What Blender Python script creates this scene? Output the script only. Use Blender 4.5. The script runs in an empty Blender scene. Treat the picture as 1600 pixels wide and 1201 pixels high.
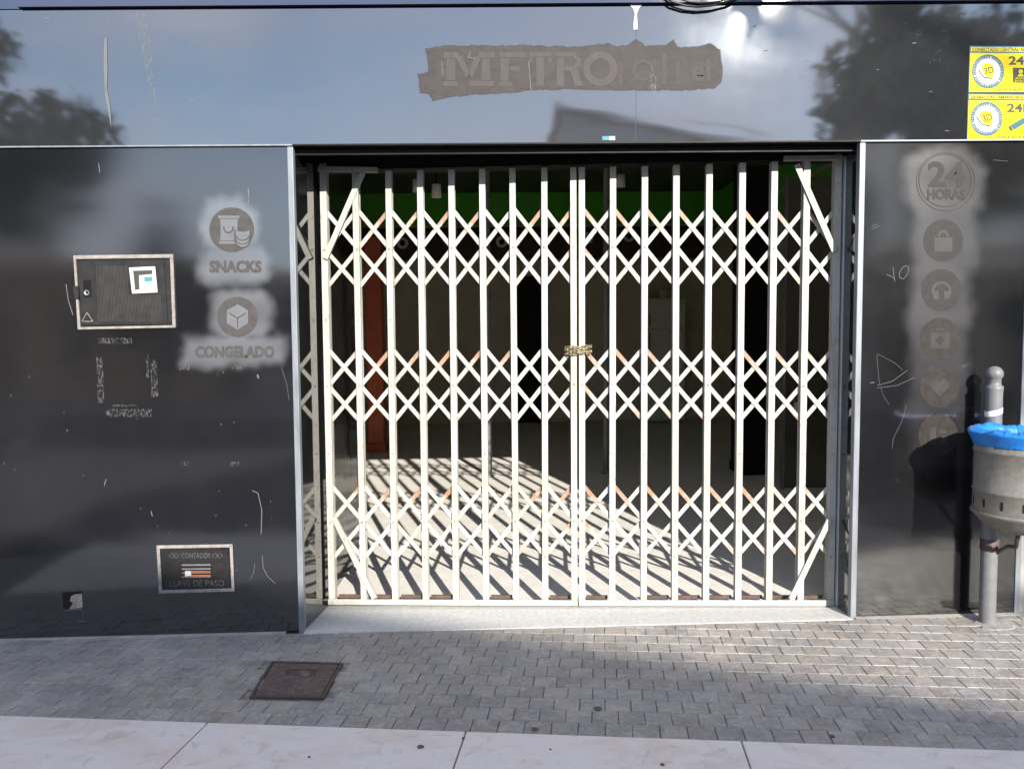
import bpy, bmesh, math, random
from mathutils import Vector, Matrix, noise
R = math.radians
random.seed(7)
scene = bpy.context.scene
C = scene.collection

# ------------------------------------------------------------------ camera
F, CX, CY = 1200.0, 800.0, 600.5
CAM = Vector((0.0, -3.97, 1.5))
PITCH, YAW, ROLL = R(3.5), R(0.0), R(-0.4)
M3 = Matrix.Rotation(YAW, 3, 'Z') @ Matrix.Rotation(R(90) - PITCH, 3, 'X') @ Matrix.Rotation(ROLL, 3, 'Z')
cam_data = bpy.data.cameras.new('camera')
cam = bpy.data.objects.new('camera', cam_data); C.objects.link(cam)
cam.matrix_world = Matrix.Translation(CAM) @ M3.to_4x4()
cam_data.sensor_width = 36.0; cam_data.lens = F / 1600 * 36.0
cam_data.clip_start = 0.05; cam_data.clip_end = 800
scene.camera = cam

# ------------------------------------------------------------------ world, sun, exposure
SUN_AZ, SUN_EL = R(17.3), R(22.4)            # azimuth to the right of "behind the camera"
sun_dir = Vector((math.sin(SUN_AZ) * math.cos(SUN_EL), -math.cos(SUN_AZ) * math.cos(SUN_EL), math.sin(SUN_EL)))
world = bpy.data.worlds.new('World'); scene.world = world; world.use_nodes = True
wn, wl = world.node_tree.nodes, world.node_tree.links
bg = wn['Background']; bg.inputs['Strength'].default_value = 0.15
sky = wn.new('ShaderNodeTexSky'); sky.sky_type = 'NISHITA'; sky.sun_disc = False
sky.sun_elevation = SUN_EL; sky.sun_rotation = math.pi - SUN_AZ
sky.air_density = 1.0; sky.dust_density = 0.08; sky.ozone_density = 1.6
tc = wn.new('ShaderNodeTexCoord'); mp = wn.new('ShaderNodeMapping'); mp.inputs['Scale'].default_value = (1.0, 1.0, 2.2)
mp.inputs['Location'].default_value = (1.15, 0.4, 0.3)
cn = wn.new('ShaderNodeTexNoise'); cn.inputs['Scale'].default_value = 2.6; cn.inputs['Detail'].default_value = 7; cn.inputs['Roughness'].default_value = 0.55
cr = wn.new('ShaderNodeValToRGB'); cr.color_ramp.elements[0].position = 0.34; cr.color_ramp.elements[1].position = 0.60
cr.color_ramp.elements[1].color = (0.75, 0.75, 0.75, 1)
cm = wn.new('ShaderNodeMixRGB'); cm.inputs['Color2'].default_value = (4.9, 5.0, 5.95, 1)
wl.new(tc.outputs['Generated'], mp.inputs['Vector']); wl.new(mp.outputs[0], cn.inputs['Vector'])
wl.new(cn.outputs['Fac'], cr.inputs[0]); wl.new(cr.outputs[0], cm.inputs['Fac'])
wl.new(sky.outputs[0], cm.inputs['Color1']); wl.new(cm.outputs[0], bg.inputs['Color'])

sun_data = bpy.data.lights.new('sun', 'SUN'); sun_data.energy = 5.0; sun_data.angle = R(0.53); sun_data.color = (1.0, 0.94, 0.83)
sun = bpy.data.objects.new('sun', sun_data); C.objects.link(sun)
sun.rotation_euler = sun_dir.to_track_quat('Z', 'Y').to_euler(); sun.location = (6, -20, 10)

vs = scene.view_settings
vs.view_transform = 'Standard'; vs.look = 'None'; vs.exposure = 0.95; vs.gamma = 1.0; vs.use_curve_mapping = False
scene.render.engine = 'CYCLES'
scene.cycles.use_denoising = True
scene.cycles.max_bounces = 12; scene.cycles.diffuse_bounces = 8; scene.cycles.glossy_bounces = 4
scene.cycles.sample_clamp_indirect = 6.0
scene.cycles.caustics_reflective = False; scene.cycles.caustics_refractive = False

# ------------------------------------------------------------------ pixel helpers (a pixel of the 1600x1201 photograph -> a point on a surface)
def ray(px, py):
    return M3 @ Vector(((px - CX) / F, -(py - CY) / F, -1.0))
def at_plane(px, py, n, d):
    v = ray(px, py); n = Vector(n)
    return CAM + v * ((d - n.dot(CAM)) / n.dot(v))
def at_wall(px, py, y=0.0):
    return at_plane(px, py, (0, 1, 0), y)
GSL, GOFF = 0.0195, -0.022                                    # the pavement climbs gently to the right
def gz(x): return GOFF + GSL * x
def at_ground(px, py):
    return at_plane(px, py, (-GSL, 0, 1), GOFF)

# ------------------------------------------------------------------ material helpers
def mat(name):
    m = bpy.data.materials.new(name); m.use_nodes = True
    return m, m.node_tree.nodes, m.node_tree.links, m.node_tree.nodes['Principled BSDF']
def noise_node(n, l, scale, detail=4, rough=0.55, stretch=(1, 1, 1), coord='Object', dist=0.0):
    t = n.new('ShaderNodeTexCoord'); p = n.new('ShaderNodeMapping'); p.inputs['Scale'].default_value = stretch
    k = n.new('ShaderNodeTexNoise'); k.inputs['Scale'].default_value = scale; k.inputs['Detail'].default_value = detail
    k.inputs['Roughness'].default_value = rough; k.inputs['Distortion'].default_value = dist
    src = n.new('ShaderNodeNewGeometry').outputs['Position'] if coord == 'World' else t.outputs[coord]
    l.new(src, p.inputs[0]); l.new(p.outputs[0], k.inputs['Vector'])
    return k.outputs['Fac']
def ramp(n, l, src, stops):
    r = n.new('ShaderNodeValToRGB'); e = r.color_ramp.elements
    while len(e) < len(stops): e.new(0.5)
    for k, (p, c) in enumerate(stops):
        e[k].position = p; e[k].color = (c if len(c) == 4 else (*c, 1)) if not isinstance(c, (int, float)) else (c, c, c, 1)
    l.new(src, r.inputs[0]); return r.outputs[0]
def mixc(n, l, fac, a, b, mode='MIX'):
    m = n.new('ShaderNodeMixRGB'); m.blend_type = mode
    for key, v in (('Fac', fac), ('Color1', a), ('Color2', b)):
        if isinstance(v, (int, float)): m.inputs[key].default_value = v if key == 'Fac' else (v, v, v, 1)
        elif isinstance(v, tuple): m.inputs[key].default_value = (*v[:3], 1)
        else: l.new(v, m.inputs[key])
    return m.outputs[0]
def math_node(n, l, op, a, b=0.0):
    m = n.new('ShaderNodeMath'); m.operation = op
    for k, v in ((0, a), (1, b)):
        if isinstance(v, (int, float)): m.inputs[k].default_value = v
        else: l.new(v, m.inputs[k])
    return m.outputs[0]
def bump(n, l, bs, src, strength, dist):
    b = n.new('ShaderNodeBump'); b.inputs['Strength'].default_value = strength; b.inputs['Distance'].default_value = dist
    l.new(src, b.inputs['Height']); l.new(b.outputs[0], bs.inputs['Normal']); return b
def attr(n, name):
    a = n.new('ShaderNodeAttribute'); a.attribute_name = name; return a.outputs['Fac']
def simple(name, col, rough=0.6, var=0.15, scale=14, metal=0.0, bmp=0.0, spec=None, stretch=(1, 1, 1), level=0.5):
    m, n, l, b = mat(name); b.inputs['Specular IOR Level'].default_value = level
    f = noise_node(n, l, scale, 5, 0.6, stretch)
    lo = tuple(c * (1 - var) for c in col); hi = tuple(min(1, c * (1 + var)) for c in col)
    l.new(ramp(n, l, f, [(0.3, lo), (0.7, hi)]), b.inputs['Base Color'])
    l.new(ramp(n, l, f, [(0.25, max(0.02, rough - 0.08)), (0.75, min(1, rough + 0.08))]), b.inputs['Roughness'])
    b.inputs['Metallic'].default_value = metal
    if spec is not None: b.inputs['IOR'].default_value = spec
    if bmp: bump(n, l, b, f, 0.5, bmp)
    return m

# glossy anthracite composite panel, dusty, with matt sanded halos (attribute "halo")
def panel_material(name, base, seed, ior=2.35, wav=0.0016, r0=0.05, r1=0.09, hr=0.14, hc=(0.135, 0.140, 0.154), micro=0.04):
    m, n, l, b = mat(name)
    h = attr(n, 'halo')
    dust = noise_node(n, l, 2.2 + seed, 8, 0.62, (1, 1, 0.8))
    fine = noise_node(n, l, 130, 4, 0.8, (1, 1, 0.55))
    dirt = math_node(n, l, 'MULTIPLY', ramp(n, l, dust, [(0.35, 0.0), (0.75, 1.0)]), ramp(n, l, fine, [(0.42, 0.10), (0.72, 1.5)]))
    c = mixc(n, l, math_node(n, l, 'MULTIPLY', dirt, 0.27), base, (0.040, 0.039, 0.039))
    c = mixc(n, l, math_node(n, l, 'MULTIPLY', h, 0.85), c, hc)
    l.new(c, b.inputs['Base Color'])
    r = math_node(n, l, 'ADD', ramp(n, l, dust, [(0.3, r0), (0.75, r1)]), math_node(n, l, 'MULTIPLY', h, hr))
    l.new(r, b.inputs['Roughness'])
    b.inputs['IOR'].default_value = ior
    w1 = noise_node(n, l, 0.9 + 0.2 * seed, 2, 0.45, (0.7, 1, 2.0), dist=0.4)
    w2 = noise_node(n, l, 420, 2, 0.5)
    b1 = bump(n, l, b, w1, 1.0, wav * 4)
    b2 = n.new('ShaderNodeBump'); b2.inputs['Strength'].default_value = micro; b2.inputs['Distance'].default_value = 0.0006
    l.new(w2, b2.inputs['Height']); l.new(b1.outputs[0], b2.inputs['Normal']); l.new(b2.outputs[0], b.inputs['Normal'])
    return m
MP_LEFT = panel_material('panel_left', (0.0065, 0.0066, 0.0085), 0.0, 2.15, 0.0016, 0.085, 0.12, 0.12)
MP_RIGHT = panel_material('panel_right', (0.0055, 0.0053, 0.006), 0.5, 1.85, 0.0016, 0.10, 0.14, 0.08, (0.060, 0.058, 0.063))
MP_FASCIA = panel_material('panel_fascia', (0.012, 0.0125, 0.0155), 0.9, 2.65, 0.0007, 0.028, 0.046, 0.1, (0.15, 0.155, 0.17), 0.012)
M_REVEAL = panel_material('reveal_panel', (0.008, 0.008, 0.009), 0.2, 2.7, 0.0006, 0.02, 0.04)
M_REVEAL.node_tree.nodes['Principled BSDF'].inputs['Roughness'].default_value = 0.05
M_BLACKGLOSS = simple('black_gloss_interior', (0.012, 0.012, 0.012), 0.09, 0.2, 5, 0, 0.006, 2.9)
M_BLACK = simple('black_paint', (0.012, 0.011, 0.011), 0.45, 0.3, level=0.12)
M_ALU = simple('anodised_aluminium', (0.20, 0.215, 0.24), 0.5, 0.18, 30, 0.3, 0.0, None, (1, 1, 0.15))
M_VINYL = simple('worn_vinyl', (0.060, 0.058, 0.058), 0.55, 0.16, 26, level=0.12)
M_VINYL_R = simple('worn_vinyl_dark', (0.034, 0.0315, 0.031), 0.5, 0.2, 26, level=0.12)
M_GHOST = simple('vinyl_ghost', (0.125, 0.13, 0.142), 0.5, 0.1, 20, level=0.12)
M_GHOST_R = simple('vinyl_ghost_right', (0.056, 0.055, 0.058), 0.48, 0.12, 20, level=0.12)
M_VINYL_F_SHADED = simple('worn_vinyl_faint_shaded', (0.024, 0.020, 0.019), 0.45, 0.25, 26, level=0.2)  # faint ring; on the lower discs the shade is put into the colour
M_GHOST_SHADED = simple('vinyl_ghost_shaded', (0.036, 0.034, 0.036), 0.45, 0.2, 20, level=0.2)  # lower icons: ghost colour darkened to stand for the shade on them
M_SANDED = simple('sanded_patch', (0.056, 0.049, 0.0475), 0.6, 0.13, 12, 0, 0.0, None, (1, 1, 0.25), level=0.12)
M_SANDED_L = simple('sanded_letter', (0.069, 0.061, 0.059), 0.6, 0.16, 30, 0, 0.0, None, (1, 1, 0.3), level=0.12)
M_SANDED_S = simple('sanded_letter_faint', (0.060, 0.0525, 0.051), 0.6, 0.2, 30, level=0.12)
M_SCRATCH = simple('scratch', (0.125, 0.125, 0.13), 0.6, 0.3, 120, level=0.12)
M_DARKLINE = simple('dark_line', (0.02, 0.018, 0.018), 0.5, level=0.12)
M_GUM = simple('old_gum', (0.09, 0.082, 0.08), 0.8, 0.3, 60)
M_WHITEPRINT = simple('white_print', (0.5, 0.5, 0.49), 0.45, 0.04, level=0.12)
M_YELLOW = simple('yellow_print', (0.56, 0.46, 0.006), 0.35, 0.06, 5, level=0.12)
M_TEAL = simple('teal_print', (0.045, 0.12, 0.16), 0.4, 0.1, level=0.12)
M_GREYPRINT = simple('grey_print', (0.055, 0.06, 0.05), 0.4, 0.1, level=0.12)
M_CYAN = simple('cyan_print', (0.06, 0.22, 0.27), 0.4, 0.1, level=0.12)

def smear_material():
    m, n, l, b = mat('residue_smear')
    b.inputs['Base Color'].default_value = (0.2, 0.2, 0.205, 1); b.inputs['Roughness'].default_value = 0.7
    f = noise_node(n, l, 90, 4, 0.75, (1.2, 1, 0.45)); t = n.new('ShaderNodeBsdfTransparent'); mx = n.new('ShaderNodeMixShader')
    l.new(ramp(n, l, f, [(0.50, 0.0), (0.74, 0.6)]), mx.inputs[0])
    l.new(t.outputs[0], mx.inputs[1]); l.new(b.outputs[0], mx.inputs[2]); l.new(mx.outputs[0], n['Material Output'].inputs['Surface'])
    return m
M_SMEAR = smear_material()

def gate_material():
    m, n, l, b = mat('cream_gate_paint')
    r = attr(n, 'rust')
    f = noise_node(n, l, 22, 6, 0.7); g = noise_node(n, l, 7, 5, 0.6, (1, 1, 0.3))
    c = ramp(n, l, g, [(0.3, (0.335, 0.32, 0.275)), (0.55, (0.42, 0.41, 0.375)), (0.75, (0.445, 0.44, 0.415))])
    k = math_node(n, l, 'ADD', r, math_node(n, l, 'MULTIPLY', math_node(n, l, 'SUBTRACT', f, 0.5), 1.5))
    mask = ramp(n, l, k, [(0.34, 0.0), (0.64, 1.0)])
    c = mixc(n, l, math_node(n, l, 'MULTIPLY', mask, 0.8), c, ramp(n, l, f, [(0.3, (0.20, 0.075, 0.03)), (0.7, (0.32, 0.15, 0.065))]))
    grime = noise_node(n, l, 60, 4, 0.7, (1, 1, 0.4))
    c = mixc(n, l, ramp(n, l, grime, [(0.54, 0.0), (0.74, 0.75)]), c, (0.19, 0.165, 0.13))
    sm = noise_node(n, l, 11, 5, 0.7, (1, 1, 0.6))
    c = mixc(n, l, ramp(n, l, sm, [(0.58, 0.0), (0.72, 0.5)]), c, (0.22, 0.205, 0.18))
    l.new(c, b.inputs['Base Color']); b.inputs['Roughness'].default_value = 0.5
    bump(n, l, b, grime, 0.25, 0.001)
    return m
M_GATE = gate_material()
M_GALV = simple('galvanised_steel', (0.34, 0.36, 0.38), 0.45, 0.2, 16, 0.35, 0.0, None, (1, 1, 0.3))
M_RUST = simple('rust', (0.10, 0.062, 0.046), 0.85, 0.4, 30)
M_RIVET = simple('rivet', (0.25, 0.22, 0.18), 0.5, 0.3)
M_CHAIN = simple('brass_chain', (0.36, 0.29, 0.18), 0.35, 0.3, 60, 0.6)

def paver_material():
    m, n, l, b = mat('slate_paver')
    oi = n.new('ShaderNodeObjectInfo'); a = attr(n, 'tone')
    f = noise_node(n, l, 9, 7, 0.65, coord='World'); v = noise_node(n, l, 30, 7, 0.72, (1, 1, 1), coord='World', dist=1.2)
    c = ramp(n, l, f, [(0.25, (0.20, 0.182, 0.170)), (0.5, (0.275, 0.252, 0.235)), (0.78, (0.37, 0.338, 0.31))])
    t = math_node(n, l, 'ADD', math_node(n, l, 'MULTIPLY', oi.outputs['Random'], 0.34), math_node(n, l, 'MULTIPLY', a, 0.34))
    c = mixc(n, l, 1.0, c, ramp(n, l, t, [(0.0, 0.84), (0.36, 1.12)]), 'MULTIPLY')
    c = mixc(n, l, ramp(n, l, v, [(0.50, 0.0), (0.62, 0.45), (0.75, 0.65)]), c, (0.50, 0.46, 0.43))
    sc = noise_node(n, l, 3.0, 8, 0.75, (1, 1.6, 1), coord='World', dist=3.0)
    c = mixc(n, l, ramp(n, l, sc, [(0.488, 0.0), (0.50, 0.7), (0.512, 0.0)]), c, (0.48, 0.45, 0.42))
    bl = noise_node(n, l, 1.4, 5, 0.6, coord='World')
    c = mixc(n, l, 1.0, c, ramp(n, l, bl, [(0.3, 0.82), (0.7, 1.12)]), 'MULTIPLY')
    hue = noise_node(n, l, 5.5, 3, 0.5, coord='World')
    c = mixc(n, l, 1.0, c, ramp(n, l, hue, [(0.32, (0.96, 0.985, 1.03)), (0.5, (1, 1, 1)), (0.7, (1.045, 1.0, 0.95))]), 'MULTIPLY')
    dk = noise_node(n, l, 48, 6, 0.75, (1, 1, 1), coord='World', dist=0.8)
    c = mixc(n, l, ramp(n, l, dk, [(0.30, 0.55), (0.46, 0.0)]), c, (0.11, 0.10, 0.095))
    l.new(c, b.inputs['Base Color'])
    l.new(ramp(n, l, f, [(0.3, 0.42), (0.7, 0.62)]), b.inputs['Roughness'])
    bump(n, l, b, v, 0.9, 0.004)
    return m
M_PAVER = paver_material()
M_MORTAR = simple('mortar', (0.23, 0.205, 0.18), 0.9, 0.45, 30, 0, 0.002)
M_CEMENT = simple('cement_skirt', (0.30, 0.285, 0.26), 0.9, 0.25, 16, 0, 0.003)
def slab_material():
    m, n, l, b = mat('pale_marble_slab')
    f = noise_node(n, l, 2.2, 7, 0.6, (0.8, 1.6, 1), dist=1.2); g = noise_node(n, l, 60, 4, 0.7)
    c = ramp(n, l, f, [(0.3, (0.66, 0.55, 0.48)), (0.48, (0.74, 0.66, 0.605)), (0.62, (0.69, 0.565, 0.485)), (0.72, (0.74, 0.66, 0.605))])
    st = noise_node(n, l, 5, 6, 0.7, dist=2)
    c = mixc(n, l, ramp(n, l, st, [(0.56, 0.0), (0.70, 0.5)]), c, (0.40, 0.28, 0.19))
    c = mixc(n, l, 0.12, c, g)
    l.new(c, b.inputs['Base Color']); b.inputs['Roughness'].default_value = 0.55
    bump(n, l, b, g, 0.2, 0.001)
    return m
M_SLAB = slab_material()
M_SILL = simple('concrete_sill', (0.52, 0.51, 0.49), 0.8, 0.16, 45, 0, 0.0008)
M_FLOOR = simple('shop_floor', (0.78, 0.755, 0.72), 0.62, 0.07, 9, 0, 0.0004)
M_ASPHALT = simple('asphalt', (0.055, 0.053, 0.052), 0.9, 0.3, 20)
M_IWALL = simple('beige_wall', (0.72, 0.65, 0.53), 0.75, 0.1, 3)
M_WHITEWALL = simple('white_plaster_wall', (0.8, 0.77, 0.72), 0.8, 0.05, 3)
M_CEIL = simple('dark_ceiling', (0.30, 0.25, 0.22), 0.8, 0.2, 3)
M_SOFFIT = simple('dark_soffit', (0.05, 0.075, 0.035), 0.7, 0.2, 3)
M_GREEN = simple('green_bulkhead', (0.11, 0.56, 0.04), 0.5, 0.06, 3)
M_CREAMTRIM = simple('cream_trim', (0.5, 0.47, 0.38), 0.5)
M_BROWNBLK = simple('dark_brown_board', (0.07, 0.04, 0.033), 0.5, 0.2)
M_RED = simple('red_column', (0.5, 0.11, 0.05), 0.5, 0.2, 5)
M_FRIDGE = simple('white_enamel', (0.8, 0.79, 0.74), 0.35, 0.06)
M_POLE = simple('grey_steel', (0.20, 0.205, 0.21), 0.45, 0.2)
M_CAST = simple('cast_iron_rust', (0.09, 0.062, 0.056), 0.62, 0.35, 18, 0.25, 0.001)
M_CAST_L = simple('cast_iron_worn', (0.17, 0.125, 0.115), 0.5, 0.35, 30, 0.35)
M_PLASTICBOX = simple('black_plastic_box', (0.013, 0.0115, 0.0115), 0.42, 0.2, 20)
M_RIB = simple('black_plastic_rib', (0.034, 0.031, 0.031), 0.4, 0.2, 20)
M_EMBOSS_GLINT = simple('emboss_highlight', (0.12, 0.118, 0.122), 0.35, 0.5, 90, 0.3)  # paler than the plate: highlights on the raised letters put into the colour
M_PUTTY = simple('grey_putty', (0.23, 0.21, 0.2), 0.85, 0.3, 40, 0, 0.003)
M_PLASTER = simple('plaster', (0.34, 0.28, 0.235), 0.9, 0.3, 30, 0, 0.004)
M_COPPER = simple('orange_pipe', (0.40, 0.13, 0.07), 0.5, 0.3)
M_GLASSY = simple('meter_window', (0.45, 0.46, 0.44), 0.12, 0.05)
M_BAG = simple('blue_plastic_bag', (0.010, 0.16, 0.52), 0.5, 0.12, 12)
M_BOLLARD = simple('bollard_paint', (0.15, 0.15, 0.156), 0.5, 0.15, 18, 0.0, 0.001)
M_TAPE = simple('white_tape', (0.7, 0.7, 0.68), 0.6)
def bin_material():
    m, n, l, b = mat('bin_steel')
    f = noise_node(n, l, 3.4, 5, 0.6, (1, 1, 1.4)); g = noise_node(n, l, 40, 5, 0.7)
    c = ramp(n, l, g, [(0.3, (0.15, 0.14, 0.125)), (0.7, (0.22, 0.21, 0.19))])
    c = mixc(n, l, ramp(n, l, f, [(0.54, 0.0), (0.72, 0.5)]), c, (0.26, 0.13, 0.05))
    l.new(c, b.inputs['Base Color']); b.inputs['Metallic'].default_value = 0.25; b.inputs['Roughness'].default_value = 0.48
    return m
M_BIN = bin_material()
M_NEIGHBOUR = simple('neighbour_aluminium', (0.33, 0.325, 0.315), 0.5, 0.08, 3, 0.2)
M_UPPER = panel_material('upper_panel', (0.035, 0.045, 0.085), 0.4, 1.7)
M_LEAF = simple('foliage', (0.06, 0.085, 0.03), 0.7, 0.4, 2)
M_BARK = simple('bark', (0.11, 0.085, 0.06), 0.9, 0.3, 8)
M_HOUSE = simple('house_render', (0.50, 0.46, 0.40), 0.85, 0.1, 1)
M_HOUSE2 = simple('house_render_ochre', (0.45, 0.32, 0.2), 0.85, 0.1, 1)
M_WHITEHOUSE = simple('house_white_render', (0.8, 0.79, 0.76), 0.85, 0.06, 1)
M_ROOF = simple('roof_tile', (0.30, 0.14, 0.08), 0.85, 0.25, 6)
M_WINDOW = simple('dark_window', (0.03, 0.035, 0.04), 0.1, 0.1)
M_CABLE = simple('black_cable', (0.015, 0.015, 0.016), 0.45)

# ------------------------------------------------------------------ object helpers
def link(name, me, m=None, parent=None, origin=None):
    o = bpy.data.objects.new(name, me); C.objects.link(o)
    if me is not None and m is not None and not me.materials: me.materials.append(m)
    if parent: o.parent = parent
    if origin: o.location = origin
    return o
def thing(name, label, cat, loc=(0, 0, 0), group=None):
    o = bpy.data.objects.new(name, None); C.objects.link(o); o.location = loc; o.empty_display_size = 0.1
    o['label'] = label; o['category'] = cat
    if group: o['group'] = group
    return o
def origin_of(o):
    v = Vector((0, 0, 0))
    while o is not None: v = v + o.location; o = o.parent
    return v
class MB:
    """collects shapes in world coordinates"""
    def __init__(s): s.v = []; s.f = []; s.a = {}
    def quadbox(s, p):            # 8 corners: bottom 4 (ccw), top 4
        b = len(s.v); s.v += [tuple(q) for q in p]
        for f in ((3, 2, 1, 0), (4, 5, 6, 7), (0, 1, 5, 4), (1, 2, 6, 5), (2, 3, 7, 6), (3, 0, 4, 7)): s.f.append(tuple(b + i for i in f))
        return s
    def box(s, x0, x1, y0, y1, z0, z1):
        return s.quadbox([(x0, y0, z0), (x1, y0, z0), (x1, y1, z0), (x0, y1, z0), (x0, y0, z1), (x1, y0, z1), (x1, y1, z1), (x0, y1, z1)])
    def bar(s, p, q, w, d, side):   # rectangular bar from p to q, w along "side", d across
        p, q, side = Vector(p), Vector(q), Vector(side); ax = (q - p).normalized()
        u = (side - ax * side.dot(ax)).normalized(); n = ax.cross(u)
        c = []
        for e in (p, q):
            for a, b2 in ((-1, -1), (1, -1), (1, 1), (-1, 1)): c.append(e + u * (a * w / 2) + n * (b2 * d / 2))
        return s.quadbox(c)
    def tube(s, pts, r, k=8, closed=False):
        pts = [Vector(p) for p in pts]; n = len(pts); b = len(s.v)
        for i, p in enumerate(pts):
            a = pts[(i - 1) % n] if (closed or i) else p; c = pts[(i + 1) % n] if (closed or i < n - 1) else p
            t = (c - a).normalized(); h = Vector((0, 0, 1)) if abs(t.z) < 0.9 else Vector((1, 0, 0))
            u = t.cross(h).normalized(); w = t.cross(u); rr = r[i] if isinstance(r, (list, tuple)) else r
            for j in range(k):
                g = 2 * math.pi * j / k; s.v.append(tuple(p + u * (math.cos(g) * rr) + w * (math.sin(g) * rr)))
        for i in range(n if closed else n - 1):
            i2 = (i + 1) % n
            for j in range(k): s.f.append((b + i * k + j, b + i * k + (j + 1) % k, b + i2 * k + (j + 1) % k, b + i2 * k + j))
        if not closed:
            s.f.append(tuple(b + j for j in range(k))); s.f.append(tuple(b + (n - 1) * k + j for j in reversed(range(k))))
        return s
    def lathe(s, c, prof, k=32, wob=None, cap=False):
        c = Vector(c); b = len(s.v)
        for i, (r, z) in enumerate(prof):
            for j in range(k):
                g = 2 * math.pi * j / k; rr, zz = (r, z) if wob is None else wob(i, g, r, z)
                s.v.append((c.x + rr * math.cos(g), c.y + rr * math.sin(g), c.z + zz))
        for i in range(len(prof) - 1):
            for j in range(k): s.f.append((b + i * k + j, b + i * k + (j + 1) % k, b + (i + 1) * k + (j + 1) % k, b + (i + 1) * k + j))
        if cap:
            s.f.append(tuple(b + j for j in reversed(range(k)))); s.f.append(tuple(b + (len(prof) - 1) * k + j for j in range(k)))
        return s
    def poly(s, pts):
        b = len(s.v); s.v += [tuple(p) for p in pts]; s.f.append(tuple(range(b, b + len(pts)))); return s
    def prism(s, pts, off):          # polygon + offset vector
        off = Vector(off); n = len(pts); b = len(s.v)
        s.v += [tuple(p) for p in pts] + [tuple(Vector(p) + off) for p in pts]
        s.f.append(tuple(range(b, b + n))); s.f.append(tuple(reversed(range(b + n, b + 2 * n))))
        for i in range(n): s.f.append((b + i, b + (i + 1) % n, b + n + (i + 1) % n, b + n + i))
        return s
    def mesh(s, name, m, org=(0, 0, 0), smooth=False, fix=True):
        me = bpy.data.meshes.new(name); o = Vector(org)
        me.from_pydata([tuple(Vector(v) - o) for v in s.v], [], s.f)
        if fix:
            bm = bmesh.new(); bm.from_mesh(me); bmesh.ops.recalc_face_normals(bm, faces=bm.faces); bm.to_mesh(me); bm.free()
        if smooth:
            for p in me.polygons: p.use_smooth = True
        me.materials.append(m); return me
    def build(s, name, m, parent=None, smooth=False, fix=True):
        o = link(name, s.mesh(name, m, origin_of(parent), smooth, fix), None, parent)
        if name in ('scratch', 'chip', 'rib', 'rivet', 'tread_grid'): o['kind'] = 'stuff'
        return o
def tag(o, label, cat, group=None):
    o['label'] = label; o['category'] = cat
    if group: o['group'] = group
    return o
def struct(name, mb, m): 
    o = mb.build(name, m); o['kind'] = 'structure'; return o
def bevel(o, w, seg=2):
    b = o.modifiers.new('bevel', 'BEVEL'); b.width = w; b.segments = seg; b.limit_method = 'ANGLE'; b.angle_limit = R(40); return o
def decal(name, pts, y, m, parent, px=True, th=0.0006):
    """thin plate from photo pixels lying on the wall plane y"""
    w = [at_wall(a, b, y) for a, b in pts] if px else pts
    return MB().prism(w, (0, th, 0)).build(name, m, parent)
def circ(cx, cy, r, k=40, ry=None): return [(cx + r * math.cos(2 * math.pi * i / k), cy + (ry or r) * math.sin(2 * math.pi * i / k)) for i in range(k)]
def text_mesh(body, bold=0.0):
    cu = bpy.data.curves.new('lettering', 'FONT'); cu.body = body; cu.size = 1.0; cu.offset = bold; cu.resolution_u = 3; cu.extrude = 0.02
    o = bpy.data.objects.new('lettering', cu); C.objects.link(o)
    dg = bpy.context.evaluated_depsgraph_get(); dg.update()
    me = bpy.data.meshes.new_from_object(o.evaluated_get(dg)); bpy.data.objects.remove(o); bpy.data.curves.remove(cu)
    me.materials.clear()
    return me
def text_px(name, body, x0, y0, x1, y1, yw, m, parent, bold=0.0, rot=0.0):
    """lettering that fills the photo rectangle (x0,y0)-(x1,y1) on wall plane yw"""
    me = text_mesh(body, bold)
    xs = [v.co.x for v in me.vertices]; ys = [v.co.y for v in me.vertices]
    ax, bx, ay, by = min(xs), max(xs), min(ys), max(ys)
    cx, cy = (x0 + x1) / 2, (y0 + y1) / 2; org = origin_of(parent)
    for v in me.vertices:
        u = (v.co.x - ax) / (bx - ax) * (x1 - x0) + x0 - cx; w = (by - v.co.y) / (by - ay) * (y1 - y0) + y0 - cy
        u, w = u * math.cos(rot) - w * math.sin(rot), u * math.sin(rot) + w * math.cos(rot)
        v.co = at_wall(cx + u, cy + w, yw - (0.0004 if v.co.z > 0 else 0)) - org
    return link(name, me, m, parent)
def stroke(mb, pts, w, y):
    """thin ribbon along photo pixels on the wall"""
    for (a, b), (c, d) in zip(pts[:-1], pts[1:]):
        p, q = at_wall(a, b, y), at_wall(c, d, y); t = (q - p)
        if t.length < 1e-5: continue
        u = Vector((-t.z, 0, t.x)).normalized() * (w / 2)
        mb.poly([p - u, q - u, q + u, p + u])

# ------------------------------------------------------------------ key facade measures
XL = (at_wall(456, 226).x + at_wall(478, 986).x) / 2         # left edge of the opening
XR = (at_wall(1342, 224).x + at_wall(1329, 963).x) / 2       # right edge of the opening
ZT = at_wall(900, 225).z                                     # underside of the fascia
GYL, GYR = 0.37, 0.20                                        # the gate stands deeper on the left
GK = (GYR - GYL) / (XR - XL); GD = GYL - GK * XL
def gy(x): return GK * x + GD
def at_gate(px, py, off=0.0):
    return at_plane(px, py, (-GK, 1, 0), GD + off)
ZB_FASCIA_TOP = at_wall(800, 11).z

# ================================================================== THE SETTING
ROT = R(-6.7); B0 = at_ground(860, 1147)
RU = Vector((math.cos(ROT), math.sin(ROT), 0)); RV = Vector((-math.sin(ROT), math.cos(ROT), 0))
def row_pt(u, v, dz=0.0):
    p = Vector((B0.x, B0.y, 0)) + RU * u + RV * v; return Vector((p.x, p.y, gz(p.x) + dz))

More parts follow.
